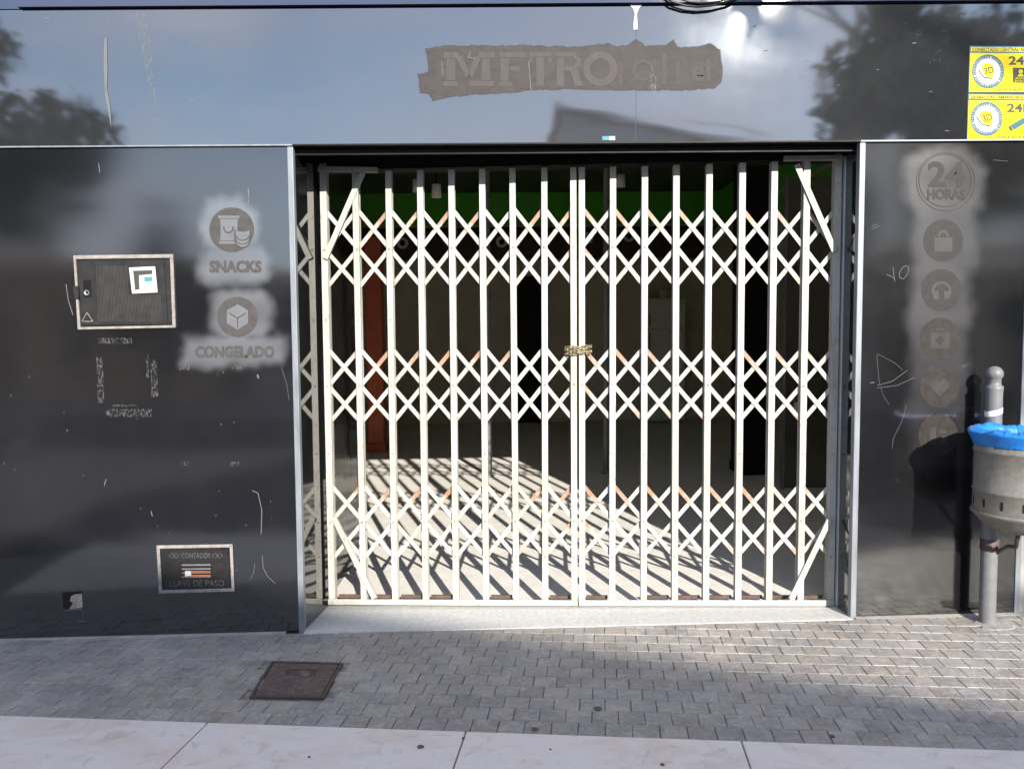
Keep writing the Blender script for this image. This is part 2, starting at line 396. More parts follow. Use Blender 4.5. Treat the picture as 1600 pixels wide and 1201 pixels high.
mb = MB()
mb.poly([(-300, -300, -0.32), (300, -300, -0.32), (300, 300, -0.32), (-300, 300, -0.32)])
struct('ground', mb, M_ASPHALT)
mb = MB(); mb.poly([(-60, -11.5, -0.20), (60, -11.5, -0.20), (60, -2.3, -0.20), (-60, -2.3, -0.20)])
struct('road', mb, M_ASPHALT)
mb = MB(); mb.box(-60, 60, -16, -11.5, -0.3, -0.06)
struct('far_pavement', mb, M_CEMENT)

# pavement bed with its pavers
def clip(poly, f):
    out = []
    for i in range(len(poly)):
        a, b = poly[i], poly[(i + 1) % len(poly)]; fa, fb = f(a), f(b)
        if fa >= 0: out.append(a)
        if (fa >= 0) != (fb >= 0): out.append(a.lerp(b, fa / (fa - fb)))
    return out
bed = MB(); t = [row_pt(-5.2, -0.02, -0.007), row_pt(5.2, -0.02, -0.007), Vector((5.2, 0.05, gz(5.2) - 0.007)), Vector((-5.2, 0.05, gz(-5.2) - 0.007))]
bed.prism(t, (0, 0, -0.25))
pavement = struct('pavement', bed, M_MORTAR)
mh = [at_ground(425, 1034), at_ground(535, 1037), at_ground(505, 1091), at_ground(391, 1089)]
def inside_mh(p, grow=0.0):
    s = True
    for i in range(4):
        a, b = mh[i], mh[(i + 1) % 4]; c = (b.x - a.x) * (p.y - a.y) - (b.y - a.y) * (p.x - a.x)
        if c > grow: s = False
    return s
PU, PVV, J = 0.1045, 0.1005, 0.0022
rest = MB(); tones = []; cand = []
for r in range(0, 18):
    for c in range(-40, 44):
        u0 = (c + (0.5 if r % 2 else 0.0)) * PU; v0 = r * PVV
        cen = row_pt(u0 + PU / 2, v0 + PVV / 2)
        if cen.y > 0.06 or inside_mh(cen): continue
        rng = random.Random(r * 131 + c)
        js = [rng.uniform(-0.0016, 0.0016) for _ in range(8)]
        foot = [row_pt(u0 + J / 2 + js[0], v0 + J / 2 + js[1]), row_pt(u0 + PU - J / 2 + js[2], v0 + J / 2 + js[3]),
                row_pt(u0 + PU - J / 2 + js[4], v0 + PVV - J / 2 + js[5]), row_pt(u0 + J / 2 + js[6], v0 + PVV - J / 2 + js[7])]
        foot = clip(foot, lambda p: -0.022 - p.y)
        if len(foot) < 3: continue
        dz = rng.uniform(-0.0007, 0.0007)
        d = (cen - CAM).length; ang = abs(cen.x) / (cen.y + 3.97)
        cand.append((ang > 0.70, d, foot, dz, rng.random()))
cand.sort(key=lambda k: (k[0], k[1]))
for i, (_, d, foot, dz, tone) in enumerate(cand):
    top = [p + Vector((0, 0, dz)) for p in foot]
    cen = sum(top, Vector((0, 0, 0))) / len(top)
    ins = [p + (cen - p).normalized() * 0.0022 + Vector((0, 0, 0.0)) for p in top]
    low = [p - Vector((0, 0, 0.003)) for p in top]; base = [p - Vector((0, 0, 0.03)) for p in top]
    m_ = MB() if i < 300 else rest
    b = len(m_.v); n_ = len(top); m_.v += [tuple(p) for p in ins + low + base]
    m_.f.append(tuple(range(b, b + n_)))
    for k in range(n_):
        k2 = (k + 1) % n_
        m_.f.append((b + n_ + k, b + n_ + k2, b + k2, b + k)); m_.f.append((b + 2 * n_ + k, b + 2 * n_ + k2, b + n_ + k2, b + n_ + k))
    if i < 300:
        o = link('paver', m_.mesh('paver', M_PAVER, cen), None, pavement, tuple(cen))
    else: tones += [tone] * (3 * n_)
o = rest.build('paver_field', M_PAVER, pavement); o['kind'] = 'stuff'
a = o.data.attributes.new('tone', 'FLOAT', 'POINT')
a.data.foreach_set('value', tones)

# pale slab border towards the street
slabbed = MB(); slabbed.prism([row_pt(-5.5, -1.25, -0.03), row_pt(5.5, -1.25, -0.03), row_pt(5.5, -0.02, -0.03), row_pt(-5.5, -0.02, -0.03)], (0, 0, -0.25))
border = struct('pavement_border', slabbed, M_MORTAR)
jx = [at_ground(285, 1168), at_ground(718, 1172), at_ground(1166, 1180)]
us = [(p - Vector((B0.x, B0.y, 0))).dot(RU) for p in jx]
us = [us[0] - 2 * 0.98, us[0] - 0.98] + us + [us[2] + 1.0, us[2] + 2.0]
for i in range(len(us) - 1):
    g = 0.003
    foot = [row_pt(us[i] + g, -1.24, 0.004), row_pt(us[i + 1] - g, -1.24, 0.004), row_pt(us[i + 1] - g, -0.004, 0.004), row_pt(us[i] + g, -0.004, 0.004)]
    o = MB().prism(foot, (0, 0, -0.032)).build('slab', M_SLAB, border); bevel(o, 0.003, 1)

for k, (px, py, r_, tgt) in enumerate(((934, 1107, 0.016, pavement), (835, 1139, 0.013, pavement), (657, 1168, 0.013, border), (724, 1154, 0.005, border), (1300, 1150, 0.011, pavement), (1035, 1196, 0.008, border), (483, 1184, 0.005, border), (860, 1172, 0.004, border))):
    p = at_ground(px, py); h_ = 0.0065 if tgt is border else 0.0035
    MB().prism([(p.x + r_ * math.cos(t) * (1 + 0.15 * math.sin(3 * t + k)), p.y + r_ * math.sin(t), gz(p.x) + h_) for t in [2 * math.pi * j / 14 for j in range(14)]], (0, 0, -0.004)).build('gum_spot', M_GUM, tgt)
# cement skirt along the wall foot
sk = MB()
for i in range(52):
    x0 = -5.0 + i * 0.2; x1 = x0 + 0.2
    if x1 > XL + 0.02 and x0 < XR - 0.02: continue
    w0 = 0.026 + 0.012 * noise.noise((x0 * 3, 0, 0)); w1 = 0.026 + 0.012 * noise.noise((x1 * 3, 0, 0))
    sk.quadbox([(x0, -w0, gz(x0) - 0.03), (x1, -w1, gz(x1) - 0.03), (x1, 0.0, gz(x1) - 0.03), (x0, 0.0, gz(x0) - 0.03),
                (x0, -w0, gz(x0) + 0.001), (x1, -w1, gz(x1) + 0.001), (x1, 0.0, gz(x1) + 0.006), (x0, 0.0, gz(x0) + 0.006)])
struct('wall_footing', sk, M_CEMENT)

# sill of the doorway and shop floor (both follow the slope of the street)
FS = 0.0175; g0 = at_gate(905, 944)
def fz(x): return g0.z - 0.012 + FS * (x - g0.x)
mb = MB()
def sill_pt(x, y, dz=0.0): return (x, y, dz)
xa, xb = XL - 0.0, XR + 0.0
p8 = [(xa, -0.03, gz(xa) - 0.08), (xb, -0.03, gz(xb) - 0.08), (xb, gy(xb) + 0.06, fz(xb) - 0.1), (xa, gy(xa) + 0.06, fz(xa) - 0.1),
      (xa, -0.03, gz(xa) + 0.004), (xb, -0.03, gz(xb) + 0.004), (xb, gy(xb) + 0.06, fz(xb)), (xa, gy(xa) + 0.06, fz(xa))]
mb.quadbox(p8); struct('door_sill', mb, M_SILL)
YB = 9.75; IXL, IXR, ICEIL = -2.75, 4.4, 4.35
mb = MB(); mb.quadbox([(IXL, 0.2, fz(IXL) - 0.2), (IXR, 0.2, fz(IXR) - 0.2), (IXR, YB, fz(IXR) - 0.2), (IXL, YB, fz(IXL) - 0.2),
                       (IXL, gy(xa) + 0.06, fz(IXL) - 0.002), (IXR, gy(xb) + 0.06, fz(IXR) - 0.002), (IXR, YB, fz(IXR) - 0.002), (IXL, YB, fz(IXL) - 0.002)])
struct('shop_floor', mb, M_FLOOR)
mb = MB(); mb.box(IXL - .2, IXR + .2, 0.06, YB + .2, ICEIL, ICEIL + 0.2); struct('shop_ceiling', mb, M_WHITEWALL)
mb = MB(); mb.box(IXL - .2, IXR + .2, YB, YB + 0.2, -0.3, ICEIL); wall_back = struct('shop_back_wall', mb, M_IWALL)
mb = MB(); mb.box(IXL - .2, IXL, 0.06, YB, -0.3, ICEIL); struct('shop_left_wall', mb, M_WHITEWALL)
mb = MB(); mb.box(IXR, IXR + .2, 0.06, YB, -0.3, ICEIL); struct('shop_right_wall', mb, M_WHITEWALL)
# masonry behind the panels
mb = MB(); mb.box(-4.4, XL - 0.03, 0.045, 0.36, -0.3, ICEIL + 0.2); mb.box(XR + 0.03, IXR + 0.4, 0.045, 0.30, -0.3, ICEIL + 0.2)
mb.box(XL - 0.03, XR + 0.03, 0.045, 0.36, ZT + 0.10, ICEIL + 0.2)
struct('front_wall_masonry', mb, M_WHITEWALL)

# ================================================================== SHOP FACADE
facade = thing('shop_facade', 'glossy black panelled shopfront with worn sign round the gated doorway', 'shopfront', (0, 0, 0))
def sd_box(x, y, x0, y0, x1, y1, r):
    cx, cy = (x0 + x1) / 2, (y0 + y1) / 2; dx, dy = abs(x - cx) - (x1 - x0) / 2 + r, abs(y - cy) - (y1 - y0) / 2 + r
    return math.hypot(max(dx, 0), max(dy, 0)) + min(max(dx, dy), 0) - r
def to_px(p):
    v = M3.transposed() @ (Vector(p) - CAM); return CX + F * v.x / -v.z, CY - F * v.y / -v.z
def panel(name, x0, x1, z0f, z1, y, m, halo=None, step=0.0125, th=0.034):
    nx, nz = max(1, int((x1 - x0) / step)), max(1, int((z1 - z0f(0)) / step))
    if halo is None: nx, nz = max(1, nx // 12), max(1, nz // 12)
    v, f, h = [], [], []
    for j in range(nz + 1):
        for i in range(nx + 1):
            x = x0 + (x1 - x0) * i / nx; zb = z0f(x); z = zb + (z1 - zb) * j / nz
            v.append((x, y, z)); h.append(halo(*to_px((x, y, z)), x, z) if halo else 0.0)
    for j in range(nz):
        for i in range(nx): a = j * (nx + 1) + i; f.append((a, a + 1, a + nx + 2, a + nx + 1))
    b = len(v); za, zb = z0f(x0), z0f(x1)
    # returns at the rim
    co = [0, nx, nz * (nx + 1) + nx, nz * (nx + 1)]
    v += [(v[k][0], y + th, v[k][2]) for k in co]; h += [0.0] * 4
    for k in range(4): f.append((co[k], b + k, b + (k + 1) % 4, co[(k + 1) % 4]))
    f.append((b + 3, b + 2, b + 1, b))
    me = bpy.data.meshes.new(name); me.from_pydata(v, [], f); me.materials.append(m)
    at = me.attributes.new('halo', 'FLOAT', 'POINT'); at.data.foreach_set('value', h)
    return link(name, me, None, facade)
def soft(d, w): 
    t = min(1, max(0, 0.5 - d / w)); return t * t * (3 - 2 * t)
def halo_left(px, py, x, z):
    if px < 250 or py < 280 or py > 600: return 0.0
    w = 9 * noise.noise((x * 7, 0, z * 7)) + 5 * noise.noise((x * 19, 3, z * 19))
    d = min(sd_box(px, py, 314, 308, 402, 400, 40), sd_box(px, py, 312, 385, 422, 446, 24), sd_box(px, py, 330, 452, 422, 530, 22), sd_box(px, py, 286, 524, 446, 570, 8))
    return soft(d + w, 24) * (0.80 + 0.2 * noise.noise((x * 5, 9, z * 9)))
def halo_right(px, py, x, z):
    if px < 1360 or px > 1600 or py < 215 or py > 790: return 0.0
    w = 10 * noise.noise((x * 6, 5, z * 6)) + 5 * noise.noise((x * 17, 3, z * 17))
    d = min(sd_box(px, py, 1412, 228, 1540, 342, 46), sd_box(px, py, 1426, 300, 1524, 430, 30), sd_box(px, py, 1424, 400, 1514, 735, 26))
    return soft(d + w, 30) * (0.78 + 0.2 * noise.noise((x * 5, 9, z * 9))) * (1.0 if py < 500 else max(0.25, 1 - (py - 500) / 240))
def halo_fascia(px, py, x, z):
    d = abs(noise.noise((x * 0.9, 2.0, z * 0.35)))
    drip = max(0, noise.noise((x * 26, 4, z * 0.9)) - 0.42) * 1.0 if 190 < px < 290 else 0.0
    return min(0.5, 0.06 + 0.10 * d + drip)
wall_z = lambda x: gz(x) - 0.02
TR = 0.030                                                   # aluminium corner trim width
XP = at_wall(1592, 700).x                                    # right end of the right panel
p_left = panel('wall_panel', -4.2, XL - TR, wall_z, ZT - 0.006, 0.0, MP_LEFT, halo_left)
p_left['label'] = 'left wall panel with ghost marks of removed icons and scratches'
p_right = panel('wall_panel', XR + TR, XP, wall_z, ZT - 0.006, 0.0, MP_RIGHT, halo_right)
p_right['label'] = 'right wall panel with a column of faded round icons'
XJ = at_wall(993, 110).x
p_f1 = panel('fascia_panel', -4.2, XJ - 0.0015, lambda x: ZT + 0.006, ZB_FASCIA_TOP - 0.004, -0.012, MP_FASCIA, halo_fascia, 0.02)
p_f2 = panel('fascia_panel', XJ + 0.0015, 4.6, lambda x: ZT + 0.006, ZB_FASCIA_TOP - 0.004, -0.012, MP_FASCIA, halo_fascia, 0.02)
p_up = panel('upper_panel', at_wall(34, 12).x, 4.6, lambda x: ZB_FASCIA_TOP + 0.002, 4.6, -0.035, M_UPPER, None, th=0.07)
p_up2 = panel('upper_panel', -4.2, at_wall(34, 12).x - 0.004, lambda x: ZB_FASCIA_TOP + 0.002, 4.6, -0.010, M_UPPER, None, th=0.05)
# trims
tm = MB(); tm.box(XL - TR, XL, -0.006, 0.034, gz(XL) - 0.02, ZT - 0.003); bevel(tm.build('corner_trim', M_ALU, facade), 0.003, 2)
tm = MB(); tm.box(XR, XR + TR, -0.006, 0.034, gz(XR) - 0.02, ZT - 0.003); bevel(tm.build('corner_trim', M_ALU, facade), 0.003, 2)
tm = MB(); tm.box(XP, XP + 0.028, -0.006, 0.034, gz(XP) - 0.02, ZT - 0.003); bevel(tm.build('corner_trim', M_ALU, facade), 0.003, 2)
tm = MB(); tm.box(-4.2, XL, -0.016, 0.03, ZT - 0.002, ZT + 0.005); tm.build('edge_trim', M_ALU, facade)
tm = MB(); tm.box(XL + 0.001, XR - 0.001, -0.016, 0.03, ZT - 0.002, ZT + 0.005); tm.build('edge_trim', M_BLACK, facade)
tm = MB(); tm.box(XR, 4.6, -0.016, 0.03, ZT - 0.002, ZT + 0.005); tm.build('edge_trim', M_ALU, facade)
# reveals and lintel soffit
XB = at_gate(504, 600).x; yb_ = gy(XB) + 0.03
rv = MB(); rv.prism([(XL - 0.028, 0.036, gz(XL) - 0.05), (XL - 0.001, 0.036, gz(XL) - 0.05), (XB, yb_, gz(XL) - 0.05), (XL - 0.028, yb_, gz(XL) - 0.05)], (0, 0, ZT + 0.1 - gz(XL))); rv.build('reveal_panel', M_REVEAL, facade)
rv = MB(); rv.box(XR + 0.001, XR + 0.028, 0.036, gy(XR) + 0.02, gz(XR) - 0.05, ZT + 0.05); rv.build('reveal_panel', M_REVEAL, facade)
rv = MB(); rv.box(XL - 0.001, XR + 0.001, 0.031, 0.20, ZT + 0.012, ZT + 0.03); rv.build('lintel_soffit', M_BLACK, facade)
rv = MB(); rv.box(XL - 0.001, XR + 0.001, 0.046, 0.06, ZT - 0.035, ZT + 0.011); rv.build('lintel_strip', M_BLACK, facade)
# vertical joint cover of the fascia
tm = MB(); tm.box(XJ - 0.0014, XJ + 0.0014, -0.0105, -0.004, ZT + 0.007, ZB_FASCIA_TOP - 0.005); tm.build('panel_joint', M_GHOST_R, facade)

# ---- worn sign: sanded patch with the ghost of its lettering
FY = -0.012
out = [(668, 100), (664, 76), (690, 71), (752, 70), (810, 71), (816, 68), (830, 71), (905, 72), (950, 67), (962, 72), (982, 69), (994, 60), (1008, 71), (1040, 70), (1052, 61), (1060, 73), (1090, 72), (1112, 66), (1126, 78), (1130, 104), (1128, 130), (1118, 139), (1060, 143), (1000, 143), (900, 141), (826, 142), (806, 146), (740, 149), (690, 155), (676, 159), (669, 148), (655, 146), (652, 114), (668, 112)]
rng = random.Random(3); fine = []
for i in range(len(out)):
    a, b = out[i], out[(i + 1) % len(out)]; k = max(1, int(math.hypot(b[0] - a[0], b[1] - a[1]) / 5))
    for j in range(k): fine.append((a[0] + (b[0] - a[0]) * j / k + rng.uniform(-0.8, 0.8), a[1] + (b[1] - a[1]) * j / k + rng.uniform(-1.1, 1.1)))
cxp, cyp = 895.0, 106.0
inner = []
for i in range(len(fine)):
    a, b = fine[i - 1], fine[(i + 1) % len(fine)]; nx, ny = -(b[1] - a[1]), b[0] - a[0]; L0 = math.hypot(nx, ny) or 1
    w_ = 3.0 + 2.0 * noise.noise((fine[i][0] * 0.05, fine[i][1] * 0.05, 0)); inner.append((fine[i][0] + nx / L0 * w_, fine[i][1] + ny / L0 * w_))
mb = MB(); nf = len(fine)
mb.v = [tuple(at_wall(a, b, FY - 0.0010)) for a, b in fine] + [tuple(at_wall(a, b, FY - 0.0010)) for a, b in inner]
for i in range(nf): mb.f.append((i, (i + 1) % nf, nf + (i + 1) % nf, nf + i))
mb.f.append(tuple(range(nf, 2 * nf)))
patch = mb.build('sanded_patch', M_SANDED, p_f1)
at_ = patch.data.attributes.new('fade', 'FLOAT', 'POINT'); at_.data.foreach_set('value', [0.0] * nf + [1.0] * nf)
n_, l_ = M_SANDED.node_tree.nodes, M_SANDED.node_tree.links
tb = n_.new('ShaderNodeBsdfTransparent'); mx = n_.new('ShaderNodeMixShader')
fd = math_node(n_, l_, 'MULTIPLY', attr(n_, 'fade'), ramp(n_, l_, noise_node(n_, l_, 30, 5, 0.7, (0.5, 1, 1)), [(0.25, 0.72), (0.6, 1.0)]))
l_.new(fd, mx.inputs[0]); l_.new(tb.outputs[0], mx.inputs[1]); l_.new(n_['Principled BSDF'].outputs[0], mx.inputs[2]); l_.new(mx.outputs[0], n_['Material Output'].inputs['Surface'])
def slab_letter(name, rects, polys=(), m=None):
    mb = MB()
    for x0, y0, x1, y1 in rects: mb.prism([at_wall(a, b, FY - 0.0018) for a, b in ((x0, y0), (x1, y0), (x1, y1), (x0, y1))], (0, 0.0004, 0))
    for p in polys: mb.prism([at_wall(a, b, FY - 0.0022) for a, b in p], (0, 0.0004, 0))
    return mb.build(name, m or M_SANDED_L, patch.parent)
slab_letter('sign_letter', [(693, 82, 716, 91), (748, 82, 772, 91), (693, 127, 715, 135), (733, 127, 772, 135), (698, 92, 711, 126), (753, 92, 766, 126)], [((711, 88), (722, 88), (737, 122), (728, 122)), ((742, 88), (753, 88), (738, 122), (730, 122))])
slab_letter('sign_letter', [(780, 82, 822, 90), (782, 91, 795, 127), (780, 128, 800, 135), (796, 104, 812, 111)])
slab_letter('sign_letter', [(827, 82, 862, 89), (838, 90, 850, 135), (827, 90, 832, 98), (857, 90, 862, 98)])
def annulus(name, cx, cy, r0, r1, y, m, parent, k=40, a0=0, a1=2 * math.pi, ys=1.0):
    mb = MB()
    for i in range(k):
        g, h = a0 + (a1 - a0) * i / k, a0 + (a1 - a0) * (i + 1) / k
        mb.poly([at_wall(cx + r * math.cos(t), cy + r * ys * math.sin(t), y) for r, t in ((r0, g), (r1, g), (r1, h), (r0, h))])
    return mb.build(name, m, parent)
slab_letter('sign_letter', [(868, 82, 900, 89), (870, 90, 881, 135), (882, 104, 898, 111)], [((890, 110), (902, 108), (910, 135), (898, 135)), ((897, 84), (908, 92), (907, 104), (896, 110), (896, 104), (900, 97), (896, 89))])
annulus('sign_letter', 938, 108, 16, 27, FY - 0.0018, M_SANDED_L, p_f1)
text_px('sign_letter', 'el', 1080, 92, 1110, 128, FY - 0.0014, M_SANDED_S, p_f2, 0.03)
annulus('sign_letter', 1005, 110, 12, 17, FY - 0.0016, M_SANDED_S, p_f2, 26)
slab_letter('sign_letter', [(1034, 84, 1042, 132)], m=M_SANDED_S); slab_letter('sign_letter', [(966, 98, 973, 134)], m=M_SANDED_S); slab_letter('sign_letter', [(1056, 96, 1062, 132)], m=M_SANDED_S)
tm = MB(); stroke(tm, [(735, 82), (731, 90), (743, 92)], 0.004, FY - 0.003); stroke(tm, [(826, 96), (829, 138), (831, 142)], 0.004, FY - 0.003)
stroke(tm, [(690, 96), (692, 120)], 0.003, FY - 0.003)
tm.build('scratch', M_SCRATCH, p_f1)
# sealant drip at the joint and old paint run
mb = MB(); mb.prism([at_wall(a, b, FY - 0.004) for a, b in ((984, 8), (1003, 8), (998, 14), (995, 22), (996, 36), (996, 46), (990, 47), (990, 36), (992, 22), (989, 14))], (0, 0.003, 0)); mb.build('sealant_drip', M_WHITEPRINT, p_f1)
mb = MB(); mb.prism([at_wall(a, b, FY - 0.003) for a, b in ((1022, 90), (1026, 112), (1025, 140), (1022, 162), (1019, 189), (1016, 165), (1014, 142), (1011, 134), (1016, 122), (1018, 104))], (0, 0.0008, 0)); mb.build('paint_run', M_SMEAR, p_f2)
mb = MB(); mb.prism([at_wall(a, b, FY - 0.003) for a, b in ((163, 60), (167, 60), (168, 110), (167, 138), (172, 165), (174, 200), (170, 180), (164, 148), (162, 100))], (0, 0.0008, 0)); mb.build('paint_run', M_GHOST, p_f1)
mb = MB(); mb.prism([at_wall(a, b, FY - 0.002) for a, b in ((213, 18), (228, 18), (236, 60), (240, 110), (250, 190), (246, 190), (232, 130), (222, 90))], (0, 0.0006, 0)); mb.build('paint_run', M_SMEAR, p_f1)
mb = MB(); rng = random.Random(11)
for _ in range(34):
    x, y = rng.uniform(20, 1480), rng.uniform(25, 205)
    if 640 < x < 1140 and 60 < y < 160: continue
    stroke(mb, [(x, y), (x + rng.uniform(1, 8), y + rng.uniform(-1.5, 1.5))], rng.uniform(0.002, 0.005), FY - 0.001)
mb.build('chip', M_SCRATCH, p_f1)
mb = MB()
for x, y in ((1402, 30), (1420, 50), (1448, 58), (1462, 60), (1475, 44), (1495, 25), (1440, 96), (1462, 90)):
    for k in range(5):
        x2, y2 = x + rng.uniform(-12, 12), y + rng.uniform(-6, 6)
        stroke(mb, [(x2, y2), (x2 + rng.uniform(3, 12), y2 + rng.uniform(-7, 7))], 0.0025, FY - 0.001)
mb.build('scratch', M_SMEAR, p_f2)
lb = decal('small_label', [(941, 213), (961, 213), (961, 219), (941, 219)], FY - 0.001, M_WHITEPRINT, p_f1)
decal('small_label', [(941, 213), (952, 213), (952, 219), (941, 219)], FY - 0.0018, M_CYAN, p_f1)

# ---- left panel: SNACKS and CONGELADO marks
def poly_icon(polys, m, parent, y=-0.0016, name='icon'):
    mb = MB()
    for p in polys: mb.prism([at_wall(a, b, y) for a, b in p], (0, 0.0004, 0))
    return mb.build(name, m, parent)
decal('icon_disc', circ(362, 359, 35), -0.0010, M_VINYL, p_left)
poly_icon([[(341, 337), (374, 337), (374, 341), (341, 341)], [(344, 342), (372, 342), (371, 350), (371, 372), (372, 376), (344, 376), (345, 360)], [(342, 377), (374, 377), (374, 381), (342, 381)]], M_GHOST, p_left)
chip = lambda cx, cy, r: [(cx - r, cy - r * 0.55)] + [(cx + r * math.cos(t), cy - r * 0.2 + r * math.sin(t)) for t in [math.pi - math.pi * k / 10 for k in range(11)]] + [(cx + r, cy - r * 0.55), (cx + r * .4, cy - r * .35), (cx - r * .4, cy - r * .35)]
for k, (dy, r) in enumerate(((14, 11.5), (9, 11.5), (3, 11.5))):
    poly_icon([chip(379, 363 + dy, r + 1.6)], M_VINYL, p_left, -0.0022 - k * 0.0012); poly_icon([chip(379, 363 + dy, r - 0.6)], M_GHOST, p_left, -0.0028 - k * 0.0012)
poly_icon([chip(357, 358, 8.5)], M_VINYL, p_left, -0.0022); poly_icon([chip(357, 357.6, 6)], M_GHOST, p_left, -0.0028)
text_px('lettering', 'SNACKS', 327, 407, 409, 426, -0.001, M_VINYL, p_left, 0.052)
decal('icon_disc', circ(371, 495, 31.5), -0.0010, M_VINYL, p_left)
hexp = [(371 + 19 * math.sin(math.pi / 3 * k), 495 - 20 * math.cos(math.pi / 3 * k)) for k in range(6)]
poly_icon([hexp], M_GHOST, p_left)
tm = MB(); stroke(tm, [(371, 512), (371, 497), (358, 489)], 0.006, -0.0026); stroke(tm, [(371, 497), (384, 489)], 0.006, -0.0026); tm.build('icon_line', M_VINYL, p_left)
text_px('lettering', 'CONGELADO', 305, 540, 429, 559, -0.001, M_VINYL, p_left, 0.050)

# scratches, chips and tape residue on the left panel
def smear(px0, py0, px1, py1, parent, y=-0.001, m=None, sk_=0):
    return decal('tape_residue', [(px0, py0), (px1, py0), (px1 + sk_, py1), (px0 + sk_, py1)], y, m or M_SMEAR, parent)
for q in ((154, 528, 206, 537, 0), (150, 556, 160, 630, 3), (228, 552, 232, 592, 1), (235, 562, 245, 620, 2), (175, 632, 215, 635, 0), (165, 639, 237, 651, 0), (280, 570, 296, 578, 0), (281, 721, 298, 727, 1), (358, 721, 375, 728, 0), (362, 572, 376, 577, 0)):
    smear(q[0], q[1], q[2], q[3], p_left, sk_=q[4])
mb = MB(); rng = random.Random(21)
stroke(mb, [(394, 766), (403, 770), (409, 796), (408, 834)], 0.004, -0.001); stroke(mb, [(410, 868), (411, 886), (418, 900), (430, 911)], 0.003, -0.001)
stroke(mb, [(388, 295), (389, 312), (388, 318)], 0.006, -0.001); stroke(mb, [(153, 215), (154, 226)], 0.004, -0.001)
stroke(mb, [(402, 585), (404, 591)], 0.008, -0.001); stroke(mb, [(154, 255), (156, 270)], 0.004, -0.001)
stroke(mb, [(236, 798), (238, 806)], 0.004, -0.001); stroke(mb, [(163, 757), (166, 748)], 0.004, -0.001)
stroke(mb, [(398, 880), (396, 896), (390, 906)], 0.002, -0.001); stroke(mb, [(440, 575), (448, 600), (452, 625)], 0.0015, -0.001)
stroke(mb, [(120, 970), (134, 970)], 0.004, -0.001)
for _ in range(36):
    x, y = rng.uniform(5, 440), rng.uniform(580, 970)
    stroke(mb, [(x, y), (x + rng.uniform(-2.5, 2.5), y + rng.uniform(-3.5, 3.5))], rng.uniform(0.001, 0.003), -0.001)
mb.build('scratch', M_SCRATCH, p_left)
# broken square in the panel with bare plaster
mb = MB(); mb.prism([at_wall(a, b, -0.001) for a, b in ((97, 925), (128, 923), (130, 951), (99, 952))], (0, 0.0008, 0)); mb.build('broken_patch', M_DARKLINE, p_left)
mb = MB(); mb.prism([at_wall(a, b, -0.004) for a, b in ((111, 931), (117, 928), (128, 927), (129, 949), (108, 951), (114, 942), (109, 938))], (0, 0.0024, 0)); mb.build('bare_plaster', M_PLASTER, p_left)
mb = MB(); stroke(mb, [(100, 953), (128, 951)], 0.006, -0.005); stroke(mb, [(129, 953), (130, 968)], 0.002, -0.001); mb.build('plaster_edge', M_SCRATCH, p_left)

# ---- right panel: 24 HORAS and round icons
annulus('icon_ring', 1478, 284, 45.2, 46.4, -0.0014, M_VINYL_F_SHADED, p_right)
annulus('icon_ring', 1477, 282, 40.5, 41.6, -0.0014, M_VINYL_R, p_right)
text_px('lettering', '24', 1450, 252, 1508, 292, -0.001, M_VINYL_R, p_right, 0.03)
text_px('lettering', 'HORAS', 1449, 295, 1508, 312, -0.001, M_VINYL_R, p_right, 0.036)
cs = [(1474, 376), (1471, 453), (1469, 529), (1468, 604), (1466, 680)]
for k, (a, b) in enumerate(cs): decal('icon_disc', circ(a, b, 31, 40, 33), -0.0010, M_VINYL_R if k < 2 else M_VINYL_F_SHADED, p_right)
x, y = cs[0]; poly_icon([[(x - 14, y - 5), (x + 14, y - 5), (x + 14, y + 17), (x - 14, y + 17)]], M_GHOST_R, p_right); annulus('icon', x, y - 6, 5, 8.5, -0.0016, M_GHOST_R, p_right, 16, math.pi, 2 * math.pi, 1.3)
x, y = cs[1]; annulus('icon', x, y + 2, 11.5, 15.5, -0.0016, M_GHOST_R, p_right, 20, math.pi * 0.9, math.pi * 2.1)
poly_icon([[(x - 15, y + 3), (x - 4, y + 1), (x - 4, y + 15), (x - 13, y + 14)]], M_GHOST_R, p_right, -0.0022); poly_icon([[(x + 4, y + 1), (x + 15, y + 3), (x + 13, y + 14), (x + 4, y + 15)]], M_GHOST_R, p_right, -0.0022)
x, y = cs[2]; poly_icon([[(x - 15, y - 10), (x + 15, y - 10), (x + 15, y + 15), (x - 15, y + 15)], [(x - 7, y - 16), (x + 7, y - 16), (x + 7, y - 12), (x - 7, y - 12)]], M_GHOST_SHADED, p_right)
poly_icon([[(x - 2.5, y - 4), (x + 2.5, y - 4), (x + 2.5, y + 9), (x - 2.5, y + 9)]], M_VINYL_F_SHADED, p_right, -0.0024); poly_icon([[(x - 6.5, y), (x + 6.5, y), (x + 6.5, y + 5), (x - 6.5, y + 5)]], M_VINYL_F_SHADED, p_right, -0.0030)
x, y = cs[3]; poly_icon([[(x, y + 16), (x - 15, y), (x - 15, y - 7), (x - 10, y - 12), (x - 4, y - 12), (x, y - 7), (x + 4, y - 12), (x + 10, y - 12), (x + 15, y - 7), (x + 15, y)]], M_GHOST_SHADED, p_right)
x, y = cs[4]; poly_icon([[(x - 14, y - 12), (x - 3, y - 12), (x - 3, y + 14), (x - 14, y + 14)], [(x, y - 8), (x + 13, y - 8), (x + 13, y - 3), (x, y - 3)], [(x, y + 1), (x + 13, y + 1), (x + 13, y + 14), (x, y + 14)]], M_GHOST_SHADED, p_right)
mb = MB(); rng = random.Random(31)
stroke(mb, [(1385, 429), (1393, 432), (1399, 437)], 0.0025, -0.0012); stroke(mb, [(1395, 417), (1398, 440)], 0.0025, -0.0012)
